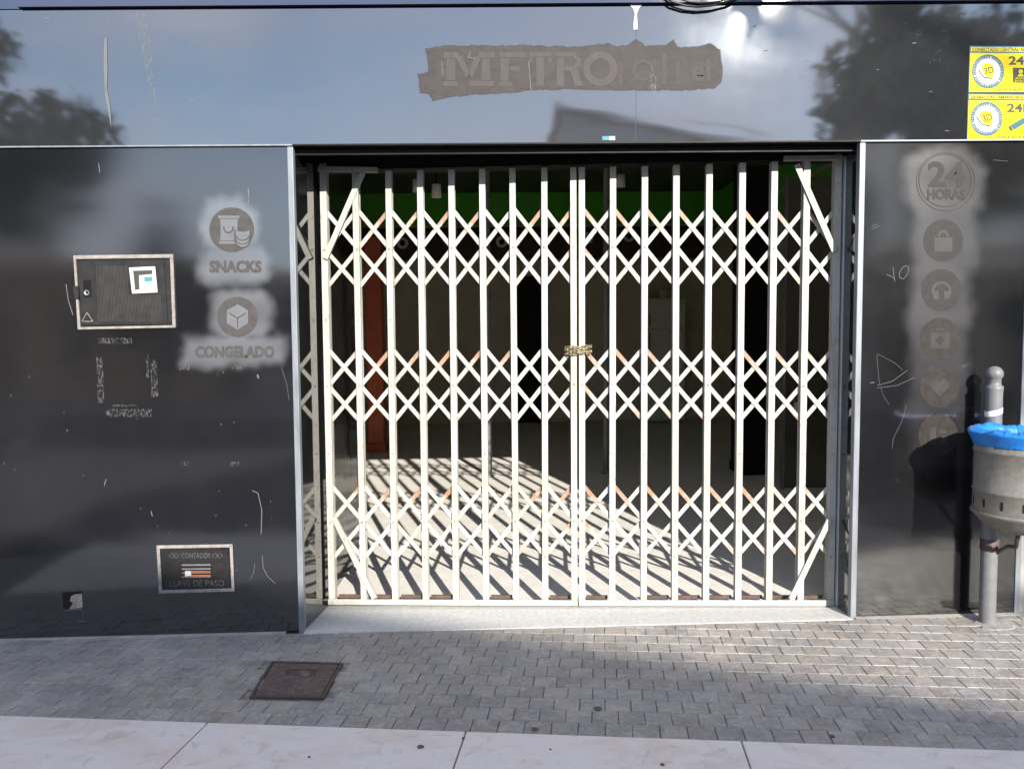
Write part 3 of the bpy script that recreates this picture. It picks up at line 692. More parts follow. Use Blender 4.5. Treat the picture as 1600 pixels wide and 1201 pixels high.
stroke(mb, [(1416, 415), (1420, 418), (1418, 428), (1412, 436), (1406, 434), (1405, 427), (1410, 418), (1416, 415)], 0.0025, -0.0012)
stroke(mb, [(1371, 602), (1395, 595), (1418, 578)], 0.0022, -0.0012); stroke(mb, [(1370, 606), (1402, 602), (1428, 590)], 0.0018, -0.0012)
stroke(mb, [(1374, 600), (1370, 556), (1372, 553), (1400, 568), (1410, 578)], 0.0014, -0.0012); stroke(mb, [(1360, 598), (1366, 597)], 0.004, -0.0012)
stroke(mb, [(1376, 604), (1380, 618), (1389, 632)], 0.0012, -0.0012); stroke(mb, [(1416, 632), (1412, 650), (1408, 660), (1396, 684), (1394, 700)], 0.0015, -0.0012)
stroke(mb, [(1361, 354), (1371, 350)], 0.0016, -0.0012); stroke(mb, [(1362, 358), (1375, 353)], 0.0016, -0.0012); stroke(mb, [(1552, 250), (1575, 252)], 0.0014, -0.0012)
for _ in range(90):
    x, y = rng.uniform(1345, 1510), (958 - 100 * rng.random() ** 1.3 if rng.random() < 0.75 else rng.uniform(690, 800))
    L0 = rng.uniform(0.5, 1) ** 3 * 5; stroke(mb, [(x, y), (x + rng.uniform(-L0, L0), y + rng.uniform(-L0, L0) * 0.4)], rng.uniform(0.0006, 0.0016), -0.0012)
mb.build('scratch', M_SCRATCH, p_right)

# ================================================================== THINGS ON THE FACADE
def wall_thing(name, label, cat, px, py, y=0.0, group=None):
    p = at_wall(px, py, y); return thing(name, label, cat, tuple(p), group)
def px_box(mb, pts, y0, y1):
    return mb.prism([at_wall(a, b, y0) for a, b in pts], (0, y1 - y0, 0))
# gas/electric meter cupboard
mt = wall_thing('meter_box', 'black ribbed meter cupboard with small square window set in the left wall', 'meter box', 194, 514)
TL, TRr, BR, BL = (114, 399), (270, 397), (274, 512), (121, 515)
def inset(q, a, b, c, d):
    (x0, y0), (x1, y1), (x2, y2), (x3, y3) = q; return [(x0 + a, y0 + b), (x1 - c, y1 + b), (x2 - c, y2 - d), (x3 + a, y3 - d)]
oq = [TL, TRr, BR, BL]; iq = inset(oq, 4, 6, 5, 4)
for k in range(4):
    k2 = (k + 1) % 4
    bevel(px_box(MB(), [oq[k], oq[k2], iq[k2], iq[k]], -0.012, -0.001).build('frame', M_PUTTY, mt), 0.002, 1)
px_box(MB(), inset(oq, 3.5, 5.5, 4.5, 3.5), -0.003, -0.001).build('back_plate', M_DARKLINE, mt)
dq = [(121, 407), (256, 406), (262, 507), (127, 508)]
door = bevel(px_box(MB(), dq, -0.010, -0.0032).build('door', M_PLASTICBOX, mt), 0.0015, 1)
px_box(MB(), [(257, 407), (264, 407), (269, 506), (263, 507)], -0.007, -0.0032).build('hinge_strip', M_PLASTICBOX, mt)
mb = MB()
for k in range(46):
    f = k / 45; x = 150 + 98 * f
    for (ya, yb) in (((415, 503),) if not 198 < x < 250 else ((461, 503),)):
        mb.prism([at_wall(x + (yy - 410) * 0.045 + dx, yy, -0.0125) for dx, yy in ((-0.6, ya), (0.6, ya), (0.6, yb), (-0.6, yb))], (0, 0.0026, 0))
mb.build('rib', M_RIB, door)
win = bevel(px_box(MB(), [(201, 418), (242, 416), (246, 457), (206, 459)], -0.016, -0.0102).build('window', M_WHITEPRINT, door), 0.004, 2)
px_box(MB(), [(207, 422), (238, 421), (240, 453), (210, 454)], -0.0166, -0.0161).build('pane', M_GLASSY, door)
px_box(MB(), [(208, 423), (238, 422), (238, 428), (217, 430), (218, 452), (211, 453)], -0.0172, -0.0168).build('meter_display', M_GREYPRINT, door)
px_box(MB(), [(225, 433), (238, 432), (238, 439), (226, 440)], -0.0172, -0.0168).build('meter_label', M_CYAN, door)
px_box(MB(), [(130, 438), (142, 437), (143, 464), (131, 465)], -0.0120, -0.0101).build('lock_plate', M_BLACK, door)
MB().lathe((0, 0, 0), [(0.0001, 0), (0.014, 0), (0.016, 0.006), (0.010, 0.008), (0.008, 0.003), (0.0001, 0.003)], 16)
lk = MB(); c0 = at_wall(136, 457, -0.0121)
for k in range(14):
    g, h = 2 * math.pi * k / 14, 2 * math.pi * (k + 1) / 14
    lk.poly([(c0.x + r * math.cos(t), c0.y - d, c0.z + r * math.sin(t)) for r, t, d in ((0.007, g, 0), (0.014, g, 0.004), (0.014, h, 0.004), (0.007, h, 0))])
lk.build('lock', M_ALU, door)
tm = MB(); stroke(tm, [(136, 488), (128, 502), (145, 502), (136, 488)], 0.0032, -0.0108); tm.build('warning_triangle', M_PUTTY, door)
px_box(MB(), [(114, 447), (122, 447), (123, 467), (116, 467)], -0.018, -0.0121).build('latch', M_PLASTICBOX, mt)
tm = MB(); stroke(tm, [(103, 444), (107, 470), (114, 492)], 0.004, -0.001); tm.build('scratch', M_SCRATCH, mt)

# water stop-tap cover
wt = wall_thing('water_cover', 'small metal stop tap cover with vent slots low on the left wall', 'wall cover', 305, 925)
oq = [(244, 852), (363, 850), (366, 924), (248, 927)]; iq = inset(oq, 5, 5, 4.5, 5)
for k in range(4):
    k2 = (k + 1) % 4; bevel(px_box(MB(), [oq[k], oq[k2], iq[k2], iq[k]], -0.009, -0.001).build('frame', M_PUTTY, wt), 0.002, 1)
plate = bevel(px_box(MB(), inset(oq, 6.5, 6.5, 6.5, 7), -0.006, -0.0012).build('cover_plate', M_PLASTICBOX, wt), 0.001, 1)
px_box(MB(), [(283, 877), (330, 876), (330, 902), (284, 903)], -0.0068, -0.0062).build('vent_opening', M_DARKLINE, plate)
for k in range(4):
    yy = 881.5 + k * 6.2; px_box(MB(), [(284, yy), (329, yy - 0.4), (329, yy + 1.6), (284, yy + 2)], -0.0105, -0.0072).build('slat', M_ALU if k < 2 else M_CAST_L, plate)
for k in range(2):
    yy = 891 + k * 6; px_box(MB(), [(290, yy), (299, yy + 0.6), (329, yy + 1), (329, yy + 4), (299, yy + 4), (289, yy + 4.6)], -0.0092, -0.0070).build('pipe', M_COPPER, plate)
px_box(MB(), [(289, 892), (298, 892), (299, 899), (289, 900)], -0.0112, -0.0094).build('pipe_joint', M_WHITEPRINT, plate)
text_px('lettering', 'CONTADOR', 284, 863.5, 329, 871.5, -0.0064, M_EMBOSS_GLINT, plate, -0.006)
text_px('lettering', 'LLAVE DE PASO', 265, 906, 350, 915.5, -0.0064, M_EMBOSS_GLINT, plate, -0.006)
for cx in (269, 275, 336, 343):
    tm = MB(); stroke(tm, [(cx - 5, 867.5), (cx, 863.5), (cx + 5, 867.5), (cx, 871.5), (cx - 5, 867.5)], 0.002, -0.0066); tm.build('diamond_mark', M_EMBOSS_GLINT, plate)

# the two security signs
def ring_text(parent, body, cx, cy, r, y, hgt, m):
    mb = []
    for k, ch in enumerate(body):
        if ch == ' ': continue
        t = -math.pi * 0.83 + 2 * math.pi * k / len(body); a, b = cx + r * math.cos(t), cy + r * math.sin(t)
        text_px('lettering', ch, a - hgt * 0.30, b - hgt / 2, a + hgt * 0.30, b + hgt / 2, y, m, parent, 0.0, t + math.pi / 2)
def sign(label, x0, y0, h, head, cam_icon):
    w = 114; s = wall_thing('security_sign', label, 'sign', x0 + w / 2, y0 + h, FY, 'security signs on the fascia')
    plate = px_box(MB(), [(x0, y0), (x0 + w, y0 + 1), (x0 + w - 2, y0 + h), (x0 - 2, y0 + h)], FY - 0.003, FY - 0.0005).build('plate', M_TEAL, s)
    px_box(MB(), [(x0 + 1.2, y0 + 11), (x0 + w - 1, y0 + 12), (x0 + w - 3, y0 + h - 1), (x0 - 0.8, y0 + h - 1)], FY - 0.0038, FY - 0.0031).build('yellow_field', M_YELLOW, plate)
    px_box(MB(), [(x0 + 2, y0 + 2), (x0 + w - 2, y0 + 3), (x0 + w - 2, y0 + 9.6), (x0 + 2, y0 + 8.6)], FY - 0.0038, FY - 0.0031).build('header_band', M_YELLOW, plate)
    text_px('lettering', head, x0 + 4, y0 + 2.9, x0 + w - 6, y0 + 8.2, FY - 0.0041, M_GREYPRINT, plate, 0.02)
    cx, cy = x0 + 29, y0 + 40
    px_box(MB(), circ(cx, cy, 25, 40, 26.5), FY - 0.0046, FY - 0.004).build('emblem_ring', M_TEAL, plate)
    px_box(MB(), circ(cx, cy, 19.3, 40, 20.5), FY - 0.0054, FY - 0.0047).build('emblem_disc', M_WHITEPRINT, plate)
    ring_text(plate, '3DSEGURIDAD*3DSEGURIDAD*3DSEGURIDAD*', cx, cy, 22.2, FY - 0.0049, 3.5, M_WHITEPRINT)
    px_box(MB(), [(cx - 11, cy - 6), (cx - 7, cy - 12), (cx, cy - 13), (cx + 8, cy - 10), (cx + 10, cy), (cx + 8, cy + 9), (cx + 3, cy + 10), (cx - 5, cy + 6)], FY - 0.0060, FY - 0.0055).build('emblem_shield', M_YELLOW, plate)
    text_px('lettering', '3D', cx - 6, cy - 7, cx + 8.5, cy + 3.5, FY - 0.0062, M_GREYPRINT, plate, 0.01, -0.2)
    tm = MB(); stroke(tm, [(cx - 15, cy - 3), (cx - 11, cy + 4), (cx - 6, cy + 9), (cx + 6, cy + 11)], 0.005, FY - 0.0062); tm.build('emblem_swoosh', M_GREYPRINT, plate)
    text_px('lettering', '24H', x0 + 61, y0 + 16, x0 + 102, y0 + 29.5, FY - 0.0040, M_GREYPRINT, plate, 0.03)
    text_px('lettering', '693.60.60', x0 + 46, y0 + h - 7, x0 + 98, y0 + h - 2.2, FY - 0.0040, M_GREYPRINT, plate, 0.0)
    if cam_icon:
        px_box(MB(), [(x0 + 66, y0 + 50), (x0 + 94, y0 + 34), (x0 + 100, y0 + 40), (x0 + 72, y0 + 57)], FY - 0.0046, FY - 0.004).build('camera_symbol', M_TEAL, plate)
        px_box(MB(), [(x0 + 63, y0 + 50), (x0 + 67, y0 + 52), (x0 + 71, y0 + 58), (x0 + 66, y0 + 58)], FY - 0.0052, FY - 0.0047).build('camera_symbol', M_GREYPRINT, plate)
    else:
        px_box(MB(), [(x0 + 68, y0 + 34), (x0 + 104, y0 + 35), (x0 + 104, y0 + 58), (x0 + 68, y0 + 57)], FY - 0.0046, FY - 0.004).build('notice_box', M_GREYPRINT, plate)
        px_box(MB(), circ(x0 + 80, y0 + 40, 3.4, 14) , FY - 0.0052, FY - 0.0047).build('guard_symbol', M_YELLOW, plate)
        px_box(MB(), [(x0 + 75, y0 + 48), (x0 + 77, y0 + 44), (x0 + 83, y0 + 44), (x0 + 85, y0 + 48)], FY - 0.0052, FY - 0.0047).build('guard_symbol', M_YELLOW, plate)
        text_px('lettering', 'AVISO', x0 + 71, y0 + 49, x0 + 96, y0 + 52.4, FY - 0.0049, M_YELLOW, plate, 0.01)
        text_px('lettering', 'POLICIA', x0 + 71, y0 + 53.4, x0 + 98, y0 + 56.4, FY - 0.0049, M_YELLOW, plate, 0.01)
    return s
sign('upper yellow security sign with round 3D emblem and small guard symbol', 1515, 72, 73, 'CONECTADO CENTRAL ALARMAS', False)
sign('lower yellow security sign with round 3D emblem and camera symbol', 1512.5, 146, 73, 'GRABACIÓN CÁMARAS SEGURIDAD', True)

# cable looping down over the top edge of the fascia
cb = [at_wall(x, y, -0.05) for x, y in ((1030, -12), (1050, 3), (1070, 9), (1090, 11), (1112, 9), (1140, 2), (1165, -10))]
cab = thing('hanging_cable', 'black cable sagging in front of the top edge of the fascia', 'cable', tuple(cb[3]))
MB().tube(cb, 0.006, 8).build('strand', M_CABLE, cab, True)
MB().tube([p + Vector((0.02, -0.012, 0.012 - 0.0 * i)) for i, p in enumerate(cb)], 0.0045, 8).build('strand', M_CABLE, cab, True)

# neighbouring shopfront strip on the right
nb = MB(); nb.box(XP + 0.03, 4.6, 0.002, 0.04, gz(4) - 0.2, ZT - 0.004)
tag(nb.build('neighbour_wall', M_NEIGHBOUR), 'pale metal wall strip beside the litter bin at the right edge', 'wall')

# ================================================================== FOLDING GATE
nG = Vector((-GK, 1, 0)).normalized(); uG = Vector((1, GK, 0)).normalized()       # into the shop / along the gate
def interp(tab, x):
    for (x0, a), (x1, b) in zip(tab[:-1], tab[1:]):
        if x <= x1: return a + (b - a) * (x - x0) / (x1 - x0)
    return tab[-1][1]
top_y = [(480, 264), (600, 268), (800, 264), (1000, 261), (1200, 254), (1330, 248)]
bot_y = [(480, 936), (900, 938), (1330, 938)]
TOPX = lambda px: px                                                   # x at mid height; leaning handled by projection
def gate_x(px): return at_gate(px, 600)
def gz_at(p, tab):                                                    # world z of a tabulated photo row at the gate point p
    px, _ = to_px(p); q = at_gate(px, interp(tab, px)); return q.z
levels = [([(480, 328), (900, 324), (1330, 326)], [(480, 391), (900, 386), (1330, 389)], [(480, 450), (900, 446), (1330, 449)]),
          ([(480, 545), (900, 542), (1330, 545)], [(480, 603), (900, 600), (1330, 603)], [(480, 661), (900, 657), (1330, 659)]),
          ([(480, 757), (900, 756), (1330, 757)], [(480, 815), (900, 812), (1330, 812)], [(480, 874), (900, 868), (1330, 870)])]
def with_rust(o, vals):
    a = o.data.attributes.new('rust', 'FLOAT', 'POINT'); a.data.foreach_set('value', vals)
def channel(mb, p0, p1, w, d, t=0.003):
    """U channel, back open (into the shop)"""
    up = (p1 - p0); q = lambda a, b, base: base + uG * a + nG * b
    prof = [(-w / 2, d), (-w / 2, 0), (w / 2, 0), (w / 2, d), (w / 2 - t, d), (w / 2 - t, t), (-w / 2 + t, t), (-w / 2 + t, d)]
    b = len(mb.v); mb.v += [tuple(q(a, c, p0)) for a, c in prof] + [tuple(q(a, c, p1)) for a, c in prof]; n = 8
    for i in range(n): mb.f.append((b + i, b + (i + 1) % n, b + n + (i + 1) % n, b + n + i))
    for e in (0, n): 
        for f in ((0, 1, 6, 7), (1, 2, 5, 6), (2, 3, 4, 5)): mb.f.append(tuple(b + e + k for k in f))
def leaf(label, pxs, end_first):
    pts = [gate_x(p) for p in pxs]; c = pts[len(pts) // 2]
    g = thing('folding_gate', label, 'gate', (c.x, gy(c.x), fz(c.x)), 'folding gate leaves')
    zt = [gz_at(p, top_y) for p in pts]; zb = [gz_at(p, bot_y) for p in pts]
    n = len(pts)
    for i, p in enumerate(pts):
        is_end = (i == 0) if end_first else (i == n - 1); meet = (i == n - 1) if end_first else (i == 0)
        w = 0.036 if is_end else 0.033
        jx_ = random.Random(i * 7 + n + int(p.x * 100)); d0, d1 = (0, 0) if is_end else (jx_.uniform(-0.003, 0.003), jx_.uniform(-0.004, 0.004))
        mb = MB(); p0, p1 = Vector((p.x, gy(p.x), zb[i])) + uG * d0, Vector((p.x, gy(p.x), zt[i] + (0.0 if not is_end else 0.03))) + uG * d1
        channel(mb, p0 - nG * 0.020, p1 - nG * 0.020, w, 0.018)
        if not is_end: channel(mb, p0 + nG * 0.034, p1 + nG * 0.034, w * 0.92, -0.016)
        else: mb.quadbox([p0 + uG * a + nG * b for a, b in ((-0.018, 0.002), (0.018, 0.002), (0.018, 0.03), (-0.018, 0.03))] + [p1 + uG * a + nG * b for a, b in ((-0.018, 0.002), (0.018, 0.002), (0.018, 0.03), (-0.018, 0.03))])
        o = mb.build('end_post' if is_end else 'bar', M_GATE, g)
        with_rust(o, [0.02 + (0.20 if is_end else 0.0)] * len(o.data.vertices))
        rv = MB()
        for L in levels:
            z = gz_at(p, L[1]); rv.lathe((0, 0, 0), [(0.0001, 0.0)], 3) if False else None
            q = Vector((p.x, gy(p.x), z)) - nG * 0.0205
            rv.prism([q + uG * (0.006 * math.cos(2 * math.pi * k / 8)) + Vector((0, 0, 0.006 * math.sin(2 * math.pi * k / 8))) for k in range(8)], -nG * 0.004)
        for ry in ([(480, 500), (1330, 500)], [(480, 708), (1330, 708)], [(480, 868), (1330, 868)]):
            q = Vector((p.x, gy(p.x), gz_at(p, ry))) - nG * 0.0205
            rv.prism([q + uG * (0.005 * math.cos(2 * math.pi * k / 8)) + Vector((0, 0, 0.005 * math.sin(2 * math.pi * k / 8))) for k in range(8)], -nG * 0.003)
        rv.build('rivet', M_RIVET, o)
    # scissor strips: two pitches long, half strips at the ends
    rng = random.Random(len(label))
    for L in levels:
        Z = [[gz_at(p, t) for t in L] for p in pts]
        def P(i, k, off): return Vector((pts[i].x, gy(pts[i].x), Z[i][k])) + nG * off
        for sgn, off in ((1, 0.003), (-1, 0.009)):
            segs = []
            for i in range(n):                       # strip from level 0 at i to level 2 at i+2*sgn
                j = i + 2 * sgn
                if 0 <= j < n: segs.append((P(i, 0, off), P(j, 2, off)))
            a = 0 if sgn == 1 else n - 1
            segs.append((P(a, 1, off), P(a + sgn, 2, off))); e = n - 1 if sgn == 1 else 0
            segs.append((P(e - sgn, 0, off), P(e, 1, off)))
            for p, q in segs:
                mb = MB(); K = 5; up = Vector((0, 0, 1)); d = (q - p).normalized(); p2, q2 = p - d * 0.012, q + d * 0.012
                w_ = nG.cross(d).normalized() * 0.0115; vals = []
                hot = ((sgn == -1) == end_first) and rng.random() < 0.85; lowhot = rng.random() < 0.65
                for k in range(K + 1):
                    f = k / K; c_ = p2.lerp(q2, f)
                    for s1, s2 in ((-1, -1), (1, -1), (1, 1), (-1, 1)): mb.v.append(tuple(c_ + w_ * s1 + nG * (0.002 * s2)))
                    r_ = 0.06 + (max(0, 0.85 - 1.8 * f) if hot else 0) + (max(0, 1.6 * f - 1.05) if (lowhot and hot) else 0)
                    vals += [r_] * 4
                for k in range(K):
                    for s1 in range(4): a_ = 4 * k + s1; b_ = 4 * k + (s1 + 1) % 4; mb.f.append((a_, b_, b_ + 4, a_ + 4))
                mb.f += [(3, 2, 1, 0), tuple(4 * K + s1 for s1 in range(4))]
                o = mb.build('lattice_strip', M_GATE, g); with_rust(o, vals)
    # bottom rail
    xa_, xb_ = pts[0], pts[-1]; ea = 0.028
    za, zb_ = zb[0], zb[-1]
    p, q = Vector((xa_.x, gy(xa_.x), za)), Vector((xb_.x, gy(xb_.x), zb_))
    mb = MB(); A, B_ = p - nG * 0.024 - uG * 0.02, q - nG * 0.024 + uG * 0.017
    mb.quadbox([A + Vector((0, 0, -0.020)), B_ + Vector((0, 0, -0.020)), B_ + Vector((0, 0, -0.020)) - nG * 0.005, A + Vector((0, 0, -0.020)) - nG * 0.005,
                A + Vector((0, 0, 0.012)), B_ + Vector((0, 0, 0.012)), B_ + Vector((0, 0, 0.012)) - nG * 0.005, A + Vector((0, 0, 0.012)) - nG * 0.005])
    o = mb.build('bottom_rail', M_GATE, g); with_rust(o, [0.08] * 8)
    for i in range(n - 1):
        if rng.random() < 0.9:
            a_, b_ = pts[i], pts[i + 1]; pa = Vector((a_.x, gy(a_.x), zb[i])) + uG * 0.024 + nG * 0.04; pb = Vector((b_.x, gy(b_.x), zb[i + 1])) - uG * 0.024 + nG * 0.04
            MB().bar(pa + Vector((0, 0, 0.008)), pb + Vector((0, 0, 0.008)), 0.018, 0.012, (0, 0, 1)).build('floor_guide', M_RUST, g)
    return g, pts, zt, zb
PXL = [513, 563, 613, 661, 709, 757, 804, 851, 897]
PXR = [909.5, 957, 1006, 1055, 1105, 1155.5, 1205, 1254, 1302]
gl, ptl, ztl, zbl = leaf('left leaf of the cream folding lattice gate with rusty strip ends', PXL, True)
gr, ptr, ztr, zbr = leaf('right leaf of the cream folding lattice gate with rusty strip ends', PXR, False)
def brace(g, a, b):
    p, q = at_gate(*a, -0.03), at_gate(*b, -0.03)
    mb = MB(); mb.bar(p, q, 0.030, 0.006, uG); o = mb.build('brace', M_GATE, g); with_rust(o, [0.12] * 8)
    mb = MB(); mb.bar(p + nG * 0.012 + uG * 0.010, q + nG * 0.012 + uG * 0.010, 0.006, 0.022, uG); o = mb.build('brace_flange', M_GATE, g); with_rust(o, [0.25] * 8)
brace(gl, (508, 404), (566, 270)); brace(gl, (521, 808), (585, 934))
brace(gr, (1304, 392), (1245, 257)); brace(gr, (1296, 812), (1237, 935))
def hbar(g, a, b, h, m, name):
    p, q = at_gate(*a, -0.02), at_gate(*b, -0.02); o = MB().bar(p, q, h, 0.03, (0, 0, 1)).build(name, m, g)
    with_rust(o, [0.1] * len(o.data.vertices)); return o
hbar(gl, (498, 264.5), (590, 266), 0.026, M_GATE, 'top_rail'); hbar(gr, (1225, 248), (1316, 247), 0.024, M_GATE, 'top_rail')
# fixed steel side post on the right and track box above
gf = thing('gate_track', 'black track box above the lattice gate with grey steel side post', 'gate frame', (0, gy(0), ZT - 0.1))
p, q = at_gate(1311, 600), at_gate(1311, 600)
zt_, zb_ = at_gate(1318, 246).z, at_gate(1305, 944).z
px_ = at_gate(1313, 600); mb = MB()
mb.quadbox([Vector((px_.x, gy(px_.x), zb_)) + uG * a + nG * b for a, b in ((-0.014, -0.045), (0.03, -0.045), (0.03, 0.03), (-0.014, 0.03))] + [Vector((px_.x, gy(px_.x), zt_)) + uG * a + nG * b for a, b in ((-0.014, -0.045), (0.03, -0.045), (0.03, 0.03), (-0.014, 0.03))])
bevel(mb.build('side_post', M_GALV, gf), 0.003, 1)
mb = MB(); A = at_gate(500, 236); ztk = max(A.z, at_gate(1300, 225).z) + 0.08; 
zl, zr = at_gate(600, 264).z, at_gate(1220, 250).z
def trk(x): return zl + (zr - zl) * (x - at_gate(600, 264).x) / (at_gate(1220, 250).x - at_gate(600, 264).x)
xa_, xb_ = XL + 0.002, XR - 0.002
mb.quadbox([Vector((x, gy(x) + b, z)) for z, pts4 in ((0, 0),) for x, b, z in ((xa_, 0.0, trk(xa_)), (xb_, 0.0, trk(xb_)), (xb_, 0.12, trk(xb_)), (xa_, 0.12, trk(xa_)), (xa_, 0.0, ZT + 0.25), (xb_, 0.0, ZT + 0.25), (xb_, 0.12, ZT + 0.25), (xa_, 0.12, ZT + 0.25))])
mb.build('track_box', M_BLACK, gf)

# chain closing the two leaves
ch_c = at_gate(903.5, 546); ch = thing('chain', 'brass chain wrapped round the meeting bars of the two gate leaves', 'chain', tuple(ch_c))
lm = MB(); L_ = 0.013
lm.tube([Vector((L_ * math.copysign(1, math.cos(t)) * 0.55 + 0.010 * math.cos(t), 0, 0.0085 * math.sin(t))) for t in [2 * math.pi * k / 12 for k in range(12)]], 0.0032, 6, True)
lmesh = lm.mesh('chain_link', M_CHAIN, (0, 0, 0), True)
for loop, (dz, tilt) in enumerate(((0.012, 0.05), (-0.004, -0.08), (-0.018, 0.06))):
    nl = 18; a_, b_ = 0.068, 0.044
    for k in range(nl):
        t = 2 * math.pi * k / nl; t2 = t + 0.01
        pos = Vector((0, 0, 0)) + uG * (a_ * math.cos(t)) + nG * (0.006 + b_ * math.sin(t)) + Vector((0, 0, dz + tilt * a_ * math.cos(t) + 0.004 * math.sin(5 * t + loop)))
        tan = (uG * (-a_ * math.sin(t)) + nG * (b_ * math.cos(t)) + Vector((0, 0, -tilt * a_ * math.sin(t)))).normalized()
        upv = Vector((0, 0, 1)); sd = upv.cross(tan).normalized(); upv = tan.cross(sd)
        rr = Matrix((tan, sd, upv)).transposed() @ Matrix.Rotation((0.5 if k % 2 else -0.9) + 0.2 * math.sin(k * 3.1), 3, 'X')
        o = link('chain_link', lmesh, None, ch); o.matrix_local = Matrix.Translation(pos) @ rr.to_4x4()

# ================================================================== STREET FURNITURE
# drain cover in the pavement
mc = sum(mh, Vector((0, 0, 0))) / 4
man = thing('drain_cover', 'square rusty cast iron cover with tread grid let into the pavers', 'drain cover', tuple(mc))
def mhp(s, t, dz): 
    p = mh[0].lerp(mh[1], s).lerp(mh[3].lerp(mh[2], s), t); return Vector((p.x, p.y, gz(p.x) + dz))
for s0, t0, s1, t1 in ((-0.01, -0.01, 1.01, 0.025), (-0.01, 0.975, 1.01, 1.01), (-0.01, 0.025, 0.025, 0.975), (0.975, 0.025, 1.01, 0.975)):
    MB().prism([mhp(s0, t0, 0.006), mhp(s1, t0, 0.006), mhp(s1, t1, 0.006), mhp(s0, t1, 0.006)], (0, 0, -0.03)).build('frame', M_CAST, man)
MB().prism([mhp(0.03, 0.03, 0.000), mhp(0.97, 0.03, 0.000), mhp(0.97, 0.97, 0.000), mhp(0.03, 0.97, 0.000)], (0, 0, -0.02)).build('plate', M_CAST, man)
rb = MB(); NS = 22
for k in range(NS + 1):
    s = 0.06 + 0.88 * k / NS; w = 0.009
    for t0, t1 in ([(0.06, 0.94)] if not 0.3 < s < 0.72 else [(0.06, 0.2), (0.42, 0.94)]):
        rb.prism([mhp(s - w, t0, 0.005), mhp(s + w, t0, 0.005), mhp(s + w, t1, 0.005), mhp(s - w, t1, 0.005)], (0, 0, -0.0048))
for k in range(NS - 1):
    t = 0.06 + 0.88 * k / (NS - 2); w = 0.010
    for s0, s1 in ([(0.06, 0.94)] if not 0.2 < t < 0.42 else [(0.06, 0.3), (0.72, 0.94)]):
        rb.prism([mhp(s0, t - w, 0.0046), mhp(s1, t - w, 0.0046), mhp(s1, t + w, 0.0046), mhp(s0, t + w, 0.0046)], (0, 0, -0.0042))
rb.build('tread_grid', M_CAST_L, man)
MB().prism([mhp(0.56 + 0.085 * math.cos(2 * math.pi * k / 16), 0.34 + 0.09 * math.sin(2 * math.pi * k / 16 + 0.5), 0.0058) for k in range(16)], (0, 0, -0.005)).build('boss', M_CAST_L, man)

# bollard behind the bin
by = -0.115; bp = at_wall(1547.5, 800, by); bx_ = bp.x; bz = gz(bx_)
bol = thing('bollard', 'grey round post with ball top standing behind the litter bin', 'bollard', (bx_, by, bz))
ztop = at_wall(1556, 572, by).z; zc = at_wall(1556, 597, by).z
MB().lathe((bx_, by, 0), [(0.0385, bz - 0.02), (0.0385, zc - 0.06), (0.040, zc - 0.035)], 28).build('shaft', M_BOLLARD, bol, True)
rb_ = 0.039; zz = ztop - rb_
prof = [(0.0405, zc - 0.0345), (0.0405, zc - 0.02), (0.031, zc - 0.014), (0.030, zc - 0.004)] + [(rb_ * math.cos(a), zz + rb_ * math.sin(a)) for a in [R(-40 + 130 * k / 12) for k in range(13)]]
MB().lathe((bx_, by, 0), prof, 28).build('ball_top', M_BOLLARD, bol, True)
zt2 = at_wall(1550, 641, by).z
MB().lathe((bx_, by, 0), [(0.0395, zt2 - 0.02), (0.040, zt2 - 0.018), (0.040, zt2 + 0.006), (0.0395, zt2 + 0.008)], 28, lambda i, g, r, z: (r, z + 0.012 * math.cos(g))).build('tape_band', M_TAPE, bol, True)
# mortar at the foot of the bollard
mb = MB(); rng = random.Random(5)
ft = [(bx_ + 0.02 + (0.10 + 0.05 * noise.noise((math.cos(t) * 2, math.sin(t) * 2, 1))) * math.cos(t), by - 0.035 + (0.07 + 0.03 * noise.noise((math.cos(t) * 2, 4, math.sin(t) * 2))) * math.sin(t)) for t in [2 * math.pi * k / 22 for k in range(22)]]
mb.prism([(x, min(y, -0.03), gz(x) + 0.005) for x, y in ft], (0, 0, -0.012)); mb.build('mortar_foot', M_CEMENT, bol)

# litter bin hung in front of the bollard
BY = by - 0.0385 - 0.205; RB = 0.195
bc = at_wall(1531, 740, BY).x + RB
zt3, zr1, zr2, zlip, zbot = [at_wall(1560, k, BY).z for k in (688, 704, 766, 800, 838)]
lb_ = thing('litter_bin', 'round rust stained steel litter bin hung on the bollard', 'litter bin', (bc, BY, gz(bc)))
prof = [(RB - 0.004, zt3 + 0.02), (RB, zt3 + 0.018), (RB, zr1 + 0.006), (RB + 0.006, zr1), (RB, zr1 - 0.006), (RB, zr2 + 0.006), (RB + 0.006, zr2), (RB, zr2 - 0.006), (RB + 0.001, zlip + 0.01)]
MB().lathe((bc, BY, 0), prof, 48).build('body', M_BIN, lb_, True)
prof = [(RB + 0.001, zlip + 0.009), (RB + 0.010, zlip + 0.003), (RB + 0.010, zlip - 0.006), (RB - 0.004, zlip - 0.016), (RB - 0.035, zlip - 0.055), (RB - 0.085, zlip - 0.088), (0.0005, zlip - 0.094)]
MB().lathe((bc, BY, 0), prof, 48).build('base_bowl', M_BIN, lb_, True)
MB().lathe((bc, BY, 0), [(RB - 0.005, zt3 + 0.019), (RB - 0.006, zlip), (0.0005, zlip - 0.01)], 40).build('liner', M_DARKLINE, lb_, True)
zs = at_wall(1560, 783, BY).z; 
